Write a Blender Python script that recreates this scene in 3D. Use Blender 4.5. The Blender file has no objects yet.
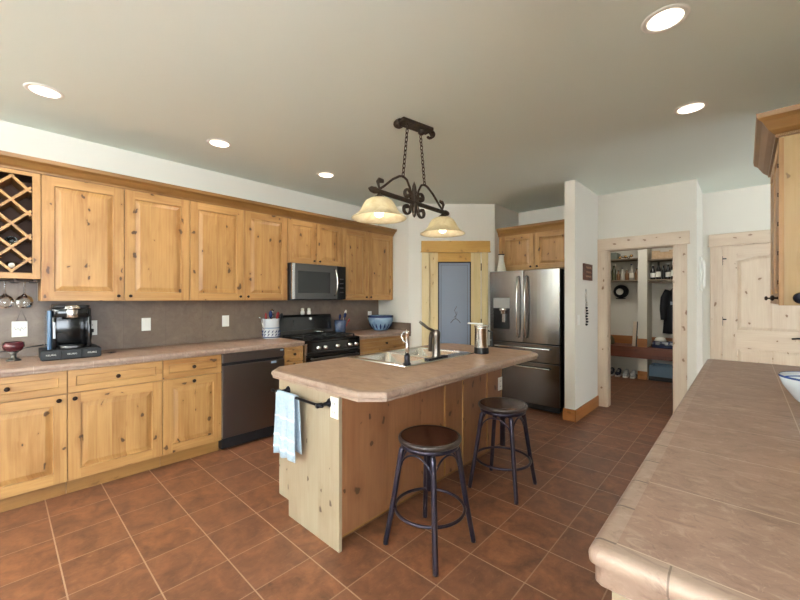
import bpy, bmesh, math, random
from mathutils import Matrix, Vector, Euler
random.seed(7)
sc = bpy.context.scene
C = sc.collection
PI = math.pi

# ------------------------------------------------------------------ camera
FPX, YAW, CAMH = 372.0, 42.84, 1.38
cam_d = bpy.data.cameras.new('camera')
cam_d.sensor_fit = 'HORIZONTAL'; cam_d.sensor_width = 36.0
cam_d.lens = FPX / 800.0 * 36.0
cam_d.shift_y = -1.0 / 800.0
cam_d.clip_start = 0.05
cam = bpy.data.objects.new('camera', cam_d); C.objects.link(cam)
cam.location = (0, 0, CAMH)
cam.rotation_euler = (math.radians(90), 0, math.radians(YAW))
sc.camera = cam

# ------------------------------------------------------------------ view, world, daylight
sc.view_settings.view_transform = 'Standard'
sc.view_settings.look = 'None'
sc.view_settings.gamma = 1.0
sc.view_settings.use_curve_mapping = False
sc.view_settings.exposure = 0.74
world = bpy.data.worlds.new('world'); sc.world = world
world.use_nodes = True
bg = world.node_tree.nodes['Background']
bg.inputs[0].default_value = (0.88, 0.94, 1.0, 1); bg.inputs[1].default_value = 2.0

def area_light(name, loc, rot, sx, sy, power, col):
    d = bpy.data.lights.new(name, 'AREA'); d.shape = 'RECTANGLE'
    d.size, d.size_y, d.energy, d.color = sx, sy, power, col
    o = bpy.data.objects.new(name, d); C.objects.link(o)
    o.location = loc; o.rotation_euler = rot
    return o
DAY = (0.815, 0.912, 1.0)
WIN_BACK = [(-3.5, -1.7), (-1.1, 0.7), (1.3, 3.0)]
for i, (a, b) in enumerate(WIN_BACK):
    area_light('window_daylight', ((a+b)/2, -3.80, 1.45), (math.radians(128), 0, math.radians(180)), b-a, 1.8, 900, DAY)
area_light('window_daylight', (3.70, -0.6, 1.45), (math.radians(128), 0, math.radians(90)), 3.4, 1.8, 220, DAY)
area_light('window_daylight', (3.70, 4.8, 1.45), (math.radians(100), 0, math.radians(90)), 1.6, 1.5, 35, DAY)
def spot(name, loc, power, col, size=2.4, blend=0.8):
    d = bpy.data.lights.new(name, 'SPOT'); d.energy = power; d.color = col
    d.spot_size = size; d.spot_blend = blend; d.shadow_soft_size = 0.06
    o = bpy.data.objects.new(name, d); C.objects.link(o); o.location = loc
    return o
WARM = (1.0, 0.91, 0.79)

# ------------------------------------------------------------------ node helpers
def mat_new(name):
    m = bpy.data.materials.new(name); m.use_nodes = True
    nt = m.node_tree
    return m, nt, nt.nodes['Principled BSDF']
def lin(r, g, b):
    f = lambda v: (v/255/12.92) if v/255 <= 0.04045 else ((v/255+0.055)/1.055)**2.4
    return (f(r), f(g), f(b), 1)
class NT:
    def __init__(s, nt): s.nt = nt
    def n(s, typ, **kw):
        o = s.nt.nodes.new(typ)
        for k, v in kw.items(): setattr(o, k, v)
        return o
    def l(s, a, b): s.nt.links.new(a, b)
    def put(s, sock, v):
        if hasattr(v, 'is_output'): s.l(v, sock)
        else: sock.default_value = v
    def math(s, op, a, b=0.0, c=None, clamp=False):
        o = s.n('ShaderNodeMath', operation=op, use_clamp=clamp)
        s.put(o.inputs[0], a); s.put(o.inputs[1], b)
        if c is not None: s.put(o.inputs[2], c)
        return o.outputs[0]
    def comb(s, x, y, z):
        o = s.n('ShaderNodeCombineXYZ')
        for i, v in enumerate((x, y, z)): s.put(o.inputs[i], v)
        return o.outputs[0]
    def mix(s, fac, a, b, mode='MIX'):
        o = s.n('ShaderNodeMix', data_type='RGBA', blend_type=mode)
        s.put(o.inputs[0], fac); s.put(o.inputs[6], a); s.put(o.inputs[7], b)
        return o.outputs[2]
    def noise(s, vec, scale, detail=3, rough=0.55, dim='3D', dist=0.0):
        o = s.n('ShaderNodeTexNoise', noise_dimensions=dim)
        if vec is not None: s.l(vec, o.inputs['Vector'])
        o.inputs['Scale'].default_value = scale; o.inputs['Detail'].default_value = detail
        o.inputs['Roughness'].default_value = rough; o.inputs['Distortion'].default_value = dist
        return o.outputs['Fac']
    def ramp(s, fac, lo, hi):
        o = s.n('ShaderNodeMapRange', clamp=True)
        s.put(o.inputs[0], fac); o.inputs[1].default_value = lo; o.inputs[2].default_value = hi
        return o.outputs[0]
    def xyz(s):
        t = s.n('ShaderNodeTexCoord'); q = s.n('ShaderNodeSeparateXYZ'); s.l(t.outputs['Object'], q.inputs[0])
        return t.outputs['Object'], q.outputs[0], q.outputs[1], q.outputs[2]
    def bump(s, bsdf, h, strength=0.2, dist=0.01):
        o = s.n('ShaderNodeBump'); o.inputs['Strength'].default_value = strength; o.inputs['Distance'].default_value = dist
        s.l(h, o.inputs['Height']); s.l(o.outputs[0], bsdf.inputs['Normal'])

def plain(name, col, rough=0.5, metal=0.0, **kw):
    m, nt, b = mat_new(name)
    b.inputs['Base Color'].default_value = col; b.inputs['Roughness'].default_value = rough
    b.inputs['Metallic'].default_value = metal
    for k, v in kw.items(): b.inputs[k.replace('_', ' ')].default_value = v
    return m
def emit(name, col, strength):
    m, nt, b = mat_new(name)
    b.inputs['Base Color'].default_value = col
    b.inputs['Emission Color'].default_value = col; b.inputs['Emission Strength'].default_value = strength
    return m

def wood(name, base, dark, knot, horizontal=False, board=0.085, knots=1.0, rough=0.42, board_amt=0.14):
    m, nt, b = mat_new(name); g = NT(nt)
    vec, x, y, z = g.xyz()
    u = g.math('ADD', x, y); v = z
    if horizontal: u, v = v, u
    rnd = g.n('ShaderNodeObjectInfo').outputs['Random']
    off = g.math('MULTIPLY', rnd, 43.0)
    uo = g.math('ADD', u, off); vo = g.math('ADD', v, g.math('MULTIPLY', off, 1.7))
    # board glue-ups
    cell = g.math('FLOOR', g.math('DIVIDE', uo, board))
    wn = g.n('ShaderNodeTexWhiteNoise', noise_dimensions='1D'); g.l(cell, wn.inputs['W'])
    bnoise = wn.outputs['Value']
    vb = g.math('ADD', vo, g.math('MULTIPLY', bnoise, 5.0))
    # knots
    vor = g.n('ShaderNodeTexVoronoi', voronoi_dimensions='2D'); vor.inputs['Scale'].default_value = 1.0
    wob = g.n('ShaderNodeTexNoise', noise_dimensions='2D'); wob.inputs['Scale'].default_value = 13.0; wob.inputs['Detail'].default_value = 2
    g.l(g.comb(uo, vb, 0.0), wob.inputs['Vector'])
    wc = g.n('ShaderNodeSeparateColor'); g.l(wob.outputs['Color'], wc.inputs[0])
    ku = g.math('ADD', g.math('MULTIPLY', uo, 9.0), g.math('MULTIPLY', g.math('SUBTRACT', wc.outputs[0], 0.5), 0.42))
    kv = g.math('ADD', g.math('MULTIPLY', vb, 5.6), g.math('MULTIPLY', g.math('SUBTRACT', wc.outputs[1], 0.5), 0.42))
    g.l(g.comb(ku, kv, 0.0), vor.inputs['Vector'])
    dist = vor.outputs['Distance']
    sp = g.n('ShaderNodeSeparateColor'); g.l(vor.outputs['Color'], sp.inputs[0])
    has = g.math('GREATER_THAN', sp.outputs[0], 0.60)
    rad = g.math('ADD', g.math('MULTIPLY', sp.outputs[1], 0.13), 0.03)
    core = g.math('MULTIPLY', g.math('SUBTRACT', 1.0, g.math('DIVIDE', dist, rad), clamp=True), has)
    core = g.math('MULTIPLY', core, 2.6, clamp=True)
    halo = g.math('MULTIPLY', g.math('SUBTRACT', 1.0, g.math('DIVIDE', dist, g.math('MULTIPLY', rad, 3.6)), clamp=True), has)
    # grain bending round the knots
    ub = g.math('ADD', uo, g.math('MULTIPLY', halo, 0.012))
    gv = g.comb(g.math('MULTIPLY', ub, 75.0), g.math('MULTIPLY', vb, 2.6), 0.0)
    grain = g.noise(gv, 1.0, 4, 0.6)
    big = g.noise(g.comb(g.math('MULTIPLY', uo, 7.0), g.math('MULTIPLY', vb, 1.6), 3.3), 1.0, 3, 0.55, dist=0.6)
    f1 = g.math('MULTIPLY', g.ramp(grain, 0.38, 0.72), 0.34)
    f2 = g.math('MULTIPLY', g.ramp(big, 0.40, 0.75), 0.55)
    f3 = g.math('MULTIPLY', bnoise, board_amt * 2)
    fac = g.math('ADD', g.math('ADD', f1, f2), f3, clamp=True)
    fac = g.math('ADD', fac, g.math('MULTIPLY', halo, 0.35), clamp=True)
    col = g.mix(fac, base, dark)
    col = g.mix(g.math('MULTIPLY', core, 0.85 * knots), col, knot)
    g.l(col, b.inputs['Base Color'])
    b.inputs['Roughness'].default_value = rough
    g.bump(b, grain, 0.05, 0.004)
    return m

def tile_mask(g, a, pitch, off, w):
    t = g.math('DIVIDE', g.math('SUBTRACT', a, off), pitch)
    fr = g.math('FRACT', t)
    d = g.math('MINIMUM', fr, g.math('SUBTRACT', 1.0, fr))
    line = g.math('LESS_THAN', d, w / pitch / 2)
    return line, g.math('FLOOR', t)

def floor_tiles():
    m, nt, b = mat_new('terracotta_tile'); g = NT(nt)
    vec, x, y, z = g.xyz()
    lx, cx = tile_mask(g, x, 0.305, -1.09, 0.0065)
    ly, cy = tile_mask(g, y, 0.3045, 0.216, 0.0065)
    line = g.math('MAXIMUM', lx, ly)
    wn = g.n('ShaderNodeTexWhiteNoise', noise_dimensions='2D'); g.l(g.comb(cx, cy, 0.0), wn.inputs['Vector'])
    r = wn.outputs['Value']
    v2 = g.comb(g.math('ADD', x, g.math('MULTIPLY', r, 9.0)), y, g.math('MULTIPLY', r, 5.0))
    n1 = g.noise(v2, 7.0, 5, 0.6, dist=0.8)
    n2 = g.noise(v2, 38.0, 4, 0.65)
    col = g.mix(g.ramp(n1, 0.30, 0.72), lin(92, 56, 38), lin(148, 95, 64))
    col = g.mix(g.math('MULTIPLY', g.ramp(n2, 0.45, 0.75), 0.35), col, lin(68, 42, 33))
    col = g.mix(g.math('MULTIPLY', r, 0.5), col, lin(110, 74, 56))
    n3 = g.noise(g.comb(g.math('MULTIPLY', x, 60.0), g.math('MULTIPLY', y, 22.0), 0.0), 1.0, 4, 0.7, dist=0.8)
    col = g.mix(g.math('MULTIPLY', g.ramp(n3, 0.56, 0.78), 0.40), col, lin(160, 118, 90))
    line_c = g.math('MAXIMUM', g.math('MULTIPLY', lx, 0.62), ly)
    col = g.mix(line_c, col, lin(166, 134, 112))
    g.l(col, b.inputs['Base Color'])
    b.inputs['Roughness'].default_value = 0.45
    h = g.math('SUBTRACT', g.math('MULTIPLY', n2, 0.3), g.math('MULTIPLY', line, 0.8))
    g.bump(b, h, 0.25, 0.004)
    return m

def counter_tiles(name, px_, ox, py_, oy, c1, c2, grout, w=0.004, two_d=True, streak=1.0, iso=False):
    m, nt, b = mat_new(name); g = NT(nt)
    vec = g.n('ShaderNodeNewGeometry').outputs['Position']
    q = g.n('ShaderNodeSeparateXYZ'); g.l(vec, q.inputs[0]); x, y, z = q.outputs
    ly, cy = tile_mask(g, y, py_, oy, w)
    lx, cx = tile_mask(g, x, px_, ox, w)
    line = g.math('MAXIMUM', lx, ly) if two_d else ly
    n1 = g.noise(vec, 5.0, 5, 0.6, dist=1.2)
    st = g.comb(g.math('MULTIPLY', x, 19.0 if iso else 14.0), g.math('MULTIPLY', y, 30.0 if iso else 26.0), g.math('MULTIPLY', z, 26.0))
    n2 = g.noise(st, 1.0, 6, 0.66, dist=0.9)
    col = g.mix(g.ramp(n1, 0.3, 0.72), c1, c2)
    col = g.mix(g.math('MULTIPLY', g.ramp(n2, 0.53, 0.74), 0.55 * streak), col, lin(184, 162, 144))
    col = g.mix(g.math('MULTIPLY', g.ramp(n2, 0.46, 0.30), 0.6), col, lin(100, 76, 64))
    if iso:
        n3 = g.noise(vec, 42.0, 6, 0.7, dist=1.6)
        col = g.mix(g.math('MULTIPLY', g.ramp(n3, 0.60, 0.70), 0.5), col, lin(96, 74, 64))
        col = g.mix(g.math('MULTIPLY', g.ramp(n3, 0.42, 0.30), 0.5), col, lin(176, 150, 134))
    col = g.mix(line, col, grout)
    g.l(col, b.inputs['Base Color'])
    b.inputs['Roughness'].default_value = 0.42
    g.bump(b, g.math('SUBTRACT', n2, line), 0.16, 0.004)
    return m

def paint(name, col, amt=0.03, scale=60, strength=0.08):
    m, nt, b = mat_new(name); g = NT(nt)
    vec, x, y, z = g.xyz()
    n = g.noise(vec, scale, 3); n0 = g.noise(vec, 1.3, 2)
    c2 = tuple(c * (1 - amt * 2) for c in col[:3]) + (1,)
    g.l(g.mix(n0, col, c2), b.inputs['Base Color'])
    b.inputs['Roughness'].default_value = 0.75
    g.bump(b, n, strength, 0.004)
    return m
def mottled(name, c1, c2, scale=8, rough=0.5, metal=0.0, bump=0.0, lo=0.35, hi=0.68):
    m, nt, b = mat_new(name); g = NT(nt)
    vec, x, y, z = g.xyz()
    n = g.noise(vec, scale, 5, 0.6, dist=0.6)
    g.l(g.mix(g.ramp(n, lo, hi), c1, c2), b.inputs['Base Color'])
    b.inputs['Roughness'].default_value = rough; b.inputs['Metallic'].default_value = metal
    if bump: g.bump(b, n, bump, 0.003)
    return m
def brushed(name, col, rough=0.27, vertical=True, metal=1.0):
    m, nt, b = mat_new(name); g = NT(nt)
    vec, x, y, z = g.xyz()
    u = g.math('ADD', x, y)
    v = g.comb(g.math('MULTIPLY', u, 420.0 if vertical else 3.0), g.math('MULTIPLY', z, 3.0 if vertical else 420.0), 0.0)
    n = g.noise(v, 1.0, 2)
    b.inputs['Base Color'].default_value = col; b.inputs['Metallic'].default_value = metal
    g.l(g.math('ADD', g.math('MULTIPLY', n, 0.08), rough - 0.04), b.inputs['Roughness'])
    return m
def glass(name, tint=(1, 1, 1, 1), rough=0.0):
    m, nt, b = mat_new(name)
    b.inputs['Base Color'].default_value = tint; b.inputs['Roughness'].default_value = rough
    b.inputs['Transmission Weight'].default_value = 1.0; b.inputs['IOR'].default_value = 1.45
    return m
def thin_pane(name):
    m, nt, b = mat_new(name); g = NT(nt)
    nt.nodes.remove(b)
    tr = g.n('ShaderNodeBsdfTransparent'); gl = g.n('ShaderNodeBsdfGlossy'); gl.inputs['Roughness'].default_value = 0.02
    fr = g.n('ShaderNodeFresnel'); fr.inputs[0].default_value = 1.5
    mx = g.n('ShaderNodeMixShader'); g.l(fr.outputs[0], mx.inputs[0]); g.l(tr.outputs[0], mx.inputs[1]); g.l(gl.outputs[0], mx.inputs[2])
    g.l(mx.outputs[0], nt.nodes['Material Output'].inputs[0])
    return m
def shade_glass(name):
    m, nt, b = mat_new(name); g = NT(nt)
    vec, x, y, z = g.xyz()
    n = g.noise(vec, 14, 4, 0.6, dist=1.0)
    col = g.mix(g.ramp(n, 0.35, 0.7), lin(236, 226, 196), lin(216, 200, 160))
    g.l(col, b.inputs['Base Color']); b.inputs['Roughness'].default_value = 0.35
    t = g.n('ShaderNodeBsdfTranslucent'); g.l(col, t.inputs[0])
    mx = g.n('ShaderNodeMixShader'); mx.inputs[0].default_value = 0.38
    g.l(b.outputs[0], mx.inputs[1]); g.l(t.outputs[0], mx.inputs[2])
    g.l(mx.outputs[0], nt.nodes['Material Output'].inputs[0])
    return m

# ------------------------------------------------------------------ materials
KNOT = lin(62, 36, 18)
HONEY_A, HONEY_B = lin(182, 140, 86), lin(142, 97, 51)
W_HON = wood('knotty_alder_upright', HONEY_A, HONEY_B, KNOT)
W_HONH = wood('knotty_alder_lying', HONEY_A, HONEY_B, KNOT, horizontal=True)
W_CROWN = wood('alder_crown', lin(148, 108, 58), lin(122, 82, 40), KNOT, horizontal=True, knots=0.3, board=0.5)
W_PALE = wood('raw_pine_upright', lin(214, 196, 174), lin(194, 168, 144), lin(122, 84, 58), board=0.16, board_amt=0.08)
W_PALEH = wood('raw_pine_lying', lin(214, 196, 174), lin(194, 168, 144), lin(122, 84, 58), horizontal=True, board=0.2, board_amt=0.08)
W_PINE = wood('pantry_pine_upright', lin(222, 202, 156), lin(204, 176, 124), lin(120, 78, 40), board=0.2)
W_HEAD = wood('pantry_pine_lying', lin(204, 160, 84), lin(184, 136, 62), KNOT, horizontal=True, board=0.4, knots=0.4)
W_BASEB = wood('orange_baseboard', lin(176, 116, 62), lin(150, 92, 42), KNOT, horizontal=True, board=0.5, knots=0.4)
W_END = wood('island_end', lin(160, 147, 126), lin(142, 124, 102), KNOT, board=0.11, board_amt=0.12)
W_BENCH = wood('red_brown_bench', lin(124, 66, 42), lin(86, 42, 26), lin(50, 26, 18), horizontal=True, board=0.2)
W_SEAT = wood('dark_seat_wood', lin(84, 48, 34), lin(46, 26, 20), lin(24, 15, 12), board=0.09, rough=0.22, board_amt=0.3)
W_DARKIN = plain('rack_interior', lin(96, 60, 36), 0.6)
FLOOR = floor_tiles()
CT_A, CT_B = lin(156, 124, 104), lin(170, 140, 122)
COUNTER = counter_tiles('counter_tile', 0.335, -0.1775, 0.3045, 0.19, CT_A, CT_B, lin(150, 118, 98), 0.003)
COUNTER_R = counter_tiles('peninsula_tile', 0.312, -0.1775, 0.3115, 0.765, lin(126, 98, 84), lin(150, 120, 104), lin(176, 154, 136), 0.0034, iso=True)
TRIM_T = counter_tiles('edge_tile', 50.0, 20.0, 0.305, 0.155, lin(140, 116, 102), lin(156, 134, 120), lin(176, 156, 140), 0.003, two_d=False)
TRIM_R = counter_tiles('edge_tile_short', 50.0, 20.0, 0.152, 0.762, lin(140, 116, 102), lin(158, 134, 120), lin(92, 74, 64), 0.005, two_d=False, iso=True)
TRIM_TX = counter_tiles('edge_tile_end', 0.305, -0.395, 50.0, 20.0, lin(140, 116, 102), lin(156, 134, 120), lin(104, 86, 74), 0.003)
SPLASH = counter_tiles('backsplash_tile', 50, 20.0, 0.33, 0.1, lin(120, 103, 88), lin(100, 85, 72), lin(98, 82, 74), 0.003, two_d=False, streak=0.16)
WALL = paint('wall_paint', lin(228, 223, 212))
CEIL = paint('ceiling_paint', lin(231, 240, 230), 0.02, 80, 0.05)
WHITE = plain('white_plastic', lin(236, 234, 226), 0.35)
LIGHT_TRIM = plain('light_trim', lin(236, 236, 228), 0.5)
BAFFLE = plain('light_baffle', lin(236, 226, 212), 0.5)
LENS = emit('light_lens', (1.0, 0.97, 0.92, 1), 3.0)
BULB = emit('bulb_glow', (1.0, 0.96, 0.88, 1), 2.6)
SHADE = shade_glass('cream_shade_glass')
IRON = mottled('bronze_iron', lin(52, 42, 34), lin(84, 70, 56), 30, 0.5, 0.6, 0.1)
ORB = plain('oil_rubbed_bronze', lin(46, 34, 28), 0.35, 0.8)
ORBDK = plain('dark_bronze', lin(36, 34, 40), 0.3, 0.8)
SS = brushed('stainless', lin(128, 126, 124), 0.2)
SSDK = brushed('dark_side_steel', lin(58, 56, 56), 0.4)
SSH = brushed('stainless_lying', lin(196, 194, 190), 0.22, False)
SINK = brushed('sink_steel', lin(206, 204, 198), 0.24, False)
CHROME = plain('polished_steel', lin(206, 204, 200), 0.12, 1.0)
BRNICKEL = plain('brushed_nickel', lin(112, 104, 98), 0.28, 1.0)
DWM = brushed('dark_bronze_steel', lin(122, 114, 110), 0.40)
BLACKG = plain('black_gloss', lin(20, 20, 21), 0.12)
BLACK = plain('black_matt', lin(16, 17, 20), 0.5)
CAST = plain('cast_iron', lin(20, 20, 20), 0.6)
BLKSTEEL = brushed('black_steel', lin(98, 96, 94), 0.3)
DKGLASS = plain('dark_window', lin(30, 30, 30), 0.08)
STICK = plain('blue_white_sticker', lin(176, 200, 224), 0.5)
INK = plain('dark_ink', lin(60, 56, 52), 0.6)
PALEINK = plain('pale_ink', lin(226, 222, 212), 0.6)
GLS = thin_pane('clear_glass')
BOTTLE = glass('bottle_dark', (0.05, 0.06, 0.03, 1), 0.05)
BLUEC = mottled('blue_glaze', lin(54, 70, 98), lin(74, 92, 120), 18, 0.25)
BLUEP = mottled('pale_blue_glaze', lin(134, 158, 178), lin(98, 122, 150), 9, 0.2)
NAVY = plain('navy_glaze', lin(34, 48, 92), 0.25)
CREAM = plain('cream_glaze', lin(226, 220, 206), 0.3)
RED = plain('red_enamel', lin(150, 28, 26), 0.35)
REDG = mottled('dark_red_glaze', lin(92, 34, 38), lin(58, 26, 36), 12, 0.2)
TOWEL = mottled('pale_blue_towel', lin(172, 188, 202), lin(152, 172, 190), 60, 0.95, 0, 0.4)
TOWELW = plain('white_towel_edge', lin(204, 210, 214), 0.95)
STEELBL = mottled('gunmetal_blue', lin(54, 54, 72), lin(74, 64, 72), 14, 0.36, 0.75)
FROST = plain('frosted_pantry_glass', lin(132, 142, 160), 0.12, 0.0, Specular_IOR_Level=0.9)
CLOTH_BK = plain('black_cloth', lin(26, 28, 34), 0.9)
CLOTH_BL = mottled('blue_white_cloth', lin(60, 74, 120), lin(220, 222, 232), 16, 0.9, 0, 0, 0.45, 0.55)
SHELF = plain('locker_shelf', lin(128, 112, 92), 0.6)
WICKER = mottled('pale_basket', lin(206, 178, 146), lin(186, 156, 124), 30, 0.8)
BINM = plain('blue_grey_bin', lin(92, 118, 140), 0.45)
BRWSIGN = mottled('brown_sign_board', lin(104, 62, 42), lin(74, 42, 30), 14, 0.6)
RUBBER = plain('rubber', lin(28, 28, 30), 0.7)
PANE = thin_pane('window_glass')

# ------------------------------------------------------------------ mesh helpers
def frame(origin, u, v, n):
    m = Matrix.Identity(4)
    for i, a in enumerate((u, v, n)):
        for r in range(3): m[r][i] = a[r]
    for r in range(3): m[r][3] = origin[r]
    return m
def FPX_(x): return frame((x, 0, 0), (0, 1, 0), (0, 0, 1), (1, 0, 0))      # faces +X: u = Y, v = Z
def FNX_(x): return frame((x, 0, 0), (0, -1, 0), (0, 0, 1), (-1, 0, 0))    # faces -X: u = -Y
def FNY_(y): return frame((0, y, 0), (1, 0, 0), (0, 0, 1), (0, -1, 0))     # faces -Y: u = X
class M:
    def __init__(s, root=None, fr=None):
        s.bm = bmesh.new()
        s.T = Matrix.Identity(4)
        if root is not None: s.T = Matrix.Translation(-Vector(root['_o']))
        if fr is not None: s.T = s.T @ fr
        s.mi = 0; s.sm = False
    def v(s, p): return s.bm.verts.new(s.T @ Vector(p))
    def f(s, vs):
        try: q = s.bm.faces.new(vs)
        except ValueError: return None
        q.material_index = s.mi; q.smooth = s.sm
        return q
    def poly(s, pts): return s.f([s.v(p) for p in pts])
    def box(s, a0, a1, b0, b1, c0, c1):
        p = [s.v((a, b, c)) for a in (a0, a1) for b in (b0, b1) for c in (c0, c1)]
        for q in ((0, 1, 3, 2), (4, 6, 7, 5), (0, 4, 5, 1), (2, 3, 7, 6), (0, 2, 6, 4), (1, 5, 7, 3)): s.f([p[i] for i in q])
    def prism(s, pts, c0, c1, axis=2):
        def mk(p, c):
            q = [p[0], p[1]]; q.insert(axis, c); return s.v(q)
        a = [mk(p, c0) for p in pts]; b = [mk(p, c1) for p in pts]
        s.f(a[::-1]); s.f(b)
        n = len(pts)
        for i in range(n): s.f([a[i], a[(i+1) % n], b[(i+1) % n], b[i]])
    def rings(s, rings, close=True, cap0=True, cap1=True):
        vr = [[s.v(p) for p in r] for r in rings]
        for a, b in zip(vr, vr[1:]):
            n = len(a)
            for i in range(n if close else n-1): s.f([a[i], a[(i+1) % n], b[(i+1) % n], b[i]])
        if cap0: s.f(vr[0][::-1])
        if cap1: s.f(vr[-1])
    def lathe(s, prof, c=(0, 0, 0), seg=24, axis='Z', cap0=False, cap1=False):
        rs = []
        for r, h in prof:
            ring = []
            for i in range(seg):
                a = 2*PI*i/seg; x, y = max(r, 1e-4)*math.cos(a), max(r, 1e-4)*math.sin(a)
                p = {'Z': (x, y, h), 'X': (h, x, y), 'Y': (y, h, x)}[axis]
                ring.append((p[0]+c[0], p[1]+c[1], p[2]+c[2]))
            rs.append(ring)
        sm = s.sm; s.sm = True; s.rings(rs, True, cap0, cap1); s.sm = sm
    def cyl(s, c, r, h, seg=20, axis='Z', r2=None):
        s.lathe([(r, 0), (r if r2 is None else r2, h)], c, seg, axis, True, True)
    def sph(s, c, r, seg=16, sz=1.0):
        s.lathe([(r*math.sin(PI*i/10), -r*sz*math.cos(PI*i/10)) for i in range(11)], c, seg)
    def tube(s, pts, r, seg=8, caps=True, closed=False, flat=None):
        P = [Vector(p) for p in pts]; n = len(P); rs = []
        rr = r if isinstance(r, (list, tuple)) else [r]*n
        t0 = None; up = None
        for i in range(n):
            if closed: t = (P[(i+1) % n] - P[i-1])
            else: t = P[min(i+1, n-1)] - P[max(i-1, 0)]
            t.normalize()
            if up is None:
                up = Vector((0, 0, 1)) if abs(t.z) < 0.9 else Vector((1, 0, 0))
            a = t.cross(up)
            if a.length < 1e-5: a = t.cross(Vector((0.3, 1, 0.2)))
            a.normalize(); b = a.cross(t).normalized(); up = b
            fl = flat or (1, 1)
            rs.append([P[i] + (a*math.cos(2*PI*k/seg)*fl[0] + b*math.sin(2*PI*k/seg)*fl[1])*rr[i] for k in range(seg)])
        if closed: rs.append(rs[0])
        sm = s.sm; s.sm = True; s.rings(rs, True, caps and not closed, caps and not closed); s.sm = sm
    def build(s, name, mats, parent=None, bevel=0.0, solid=0.0, sub=0, seg=2):
        bm = s.bm
        bmesh.ops.remove_doubles(bm, verts=bm.verts, dist=1e-5)
        bmesh.ops.recalc_face_normals(bm, faces=bm.faces)
        me = bpy.data.meshes.new(name); bm.to_mesh(me); bm.free()
        for m in (mats if isinstance(mats, (list, tuple)) else [mats]): me.materials.append(m)
        o = bpy.data.objects.new(name, me); C.objects.link(o)
        if parent is not None:
            o.parent = parent
            if '_o' in parent: o['_o'] = parent['_o']
        if solid:
            d = o.modifiers.new('solid', 'SOLIDIFY'); d.thickness = solid; d.offset = 0
        if bevel:
            d = o.modifiers.new('bevel', 'BEVEL'); d.width = bevel; d.segments = seg; d.limit_method = 'ANGLE'; d.angle_limit = math.radians(50)
        if sub:
            d = o.modifiers.new('sub', 'SUBSURF'); d.levels = sub; d.render_levels = sub
        return o
def thing(name, label, cat, loc=(0, 0, 0), group=None, rz=0.0):
    o = bpy.data.objects.new(name, None); C.objects.link(o)
    o.empty_display_size = 0.05
    o.location = loc; o.rotation_euler = (0, 0, rz)
    o['_o'] = list(loc) if rz == 0 else [0.0, 0.0, 0.0]
    o['label'] = label; o['category'] = cat
    if group: o['group'] = group
    return o
def tag(o, label, cat, group=None):
    o['label'] = label; o['category'] = cat
    if group: o['group'] = group
    return o
def struct(o, label=None, cat=None):
    o['kind'] = 'structure'
    if label: o['label'] = label
    if cat: o['category'] = cat
    return o
def lbl(o, t): o['label'] = t; return o
def copy_thing(root, loc, label, rz=None):
    r = root.copy(); C.objects.link(r); r.location = loc; r['label'] = label
    if rz is not None: r.rotation_euler = (0, 0, rz)
    for ch in list(root.children):
        c = ch.copy(); C.objects.link(c); c.parent = r
        for gch in list(ch.children):
            d = gch.copy(); C.objects.link(d); d.parent = c
    return r
def wallbox(name, label, *b, mat=None):
    m = M(); m.box(*b)
    return struct(m.build(name, mat or WALL), label, 'wall')

def inset(loop, d):
    n = len(loop); out = []
    for i in range(n):
        p0, p1, p2 = Vector(loop[i-1]), Vector(loop[i]), Vector(loop[(i+1) % n])
        e1 = (p1-p0).normalized(); e2 = (p2-p1).normalized()
        n1 = Vector((-e1.y, e1.x)); n2 = Vector((-e2.y, e2.x))
        bis = (n1+n2); bis = bis / max(bis.length_squared, 1e-6) * 2
        out.append((p1 + bis*d)[:])
    return out
def panel_field(m, loop, t, groove=0.013, raised=True):
    """inner panel of a door bounded by loop (CCW), door front at n=t"""
    if raised: steps = [(0, 0), (0.002, -groove), (0.008, -groove), (0.040, -0.002), (0.043, -0.002)]
    else: steps = [(0, 0), (0.004, -groove*0.8), (0.012, -groove*0.8)]
    rr = [[(p[0], p[1], t+dn) for p in inset(loop, di)] for di, dn in steps]
    m.rings(rr, True, False, True)
def door_leaf(m, u0, u1, v0, v1, t=0.02, fw=0.062, raised=True, arch=0.0, mids=None):
    """frame-and-panel leaf: material 0 upright grain, 1 lying grain"""
    m.mi = 0
    A = [(u0, v0), (u1, v0), (u1, v1), (u0, v1)]
    m.rings([[(p[0], p[1], 0) for p in A], [(p[0], p[1], t) for p in A]], True, True, False)
    m.poly([(u0, v0, t), (u0+fw, v0, t), (u0+fw, v1, t), (u0, v1, t)])
    m.poly([(u1-fw, v0, t), (u1, v0, t), (u1, v1, t), (u1-fw, v1, t)])
    bounds = [(v0+fw, v1-fw)]
    if mids: bounds = [(v0+fw*mids[2], mids[0]), (mids[1], v1-fw)]
    m.mi = 1
    a, b = u0+fw, u1-fw
    edges = [v0] + [x for bb in bounds for x in bb] + [v1]
    for k in range(0, len(edges), 2):
        lo, hi = edges[k], edges[k+1]
        if k == len(edges)-2 and arch:
            n = 14
            top = [(a+(b-a)*i/n, lo - arch*(1-math.sin(PI*i/n))) for i in range(n+1)]
            for i in range(n):
                m.poly([(top[i][0], top[i][1], t), (top[i+1][0], top[i+1][1], t), (top[i+1][0], hi, t), (top[i][0], hi, t)])
        else:
            m.poly([(a, lo, t), (b, lo, t), (b, hi, t), (a, hi, t)])
    m.mi = 0
    for k, (lo, hi) in enumerate(bounds):
        loop = [(a, lo), (b, lo)]
        if arch and k == len(bounds)-1: loop += [(a+(b-a)*i/14, hi - arch*(1-math.sin(PI*i/14))) for i in range(14, -1, -1)]
        else: loop += [(b, hi), (a, hi)]
        panel_field(m, loop, t, raised=raised)
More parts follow.
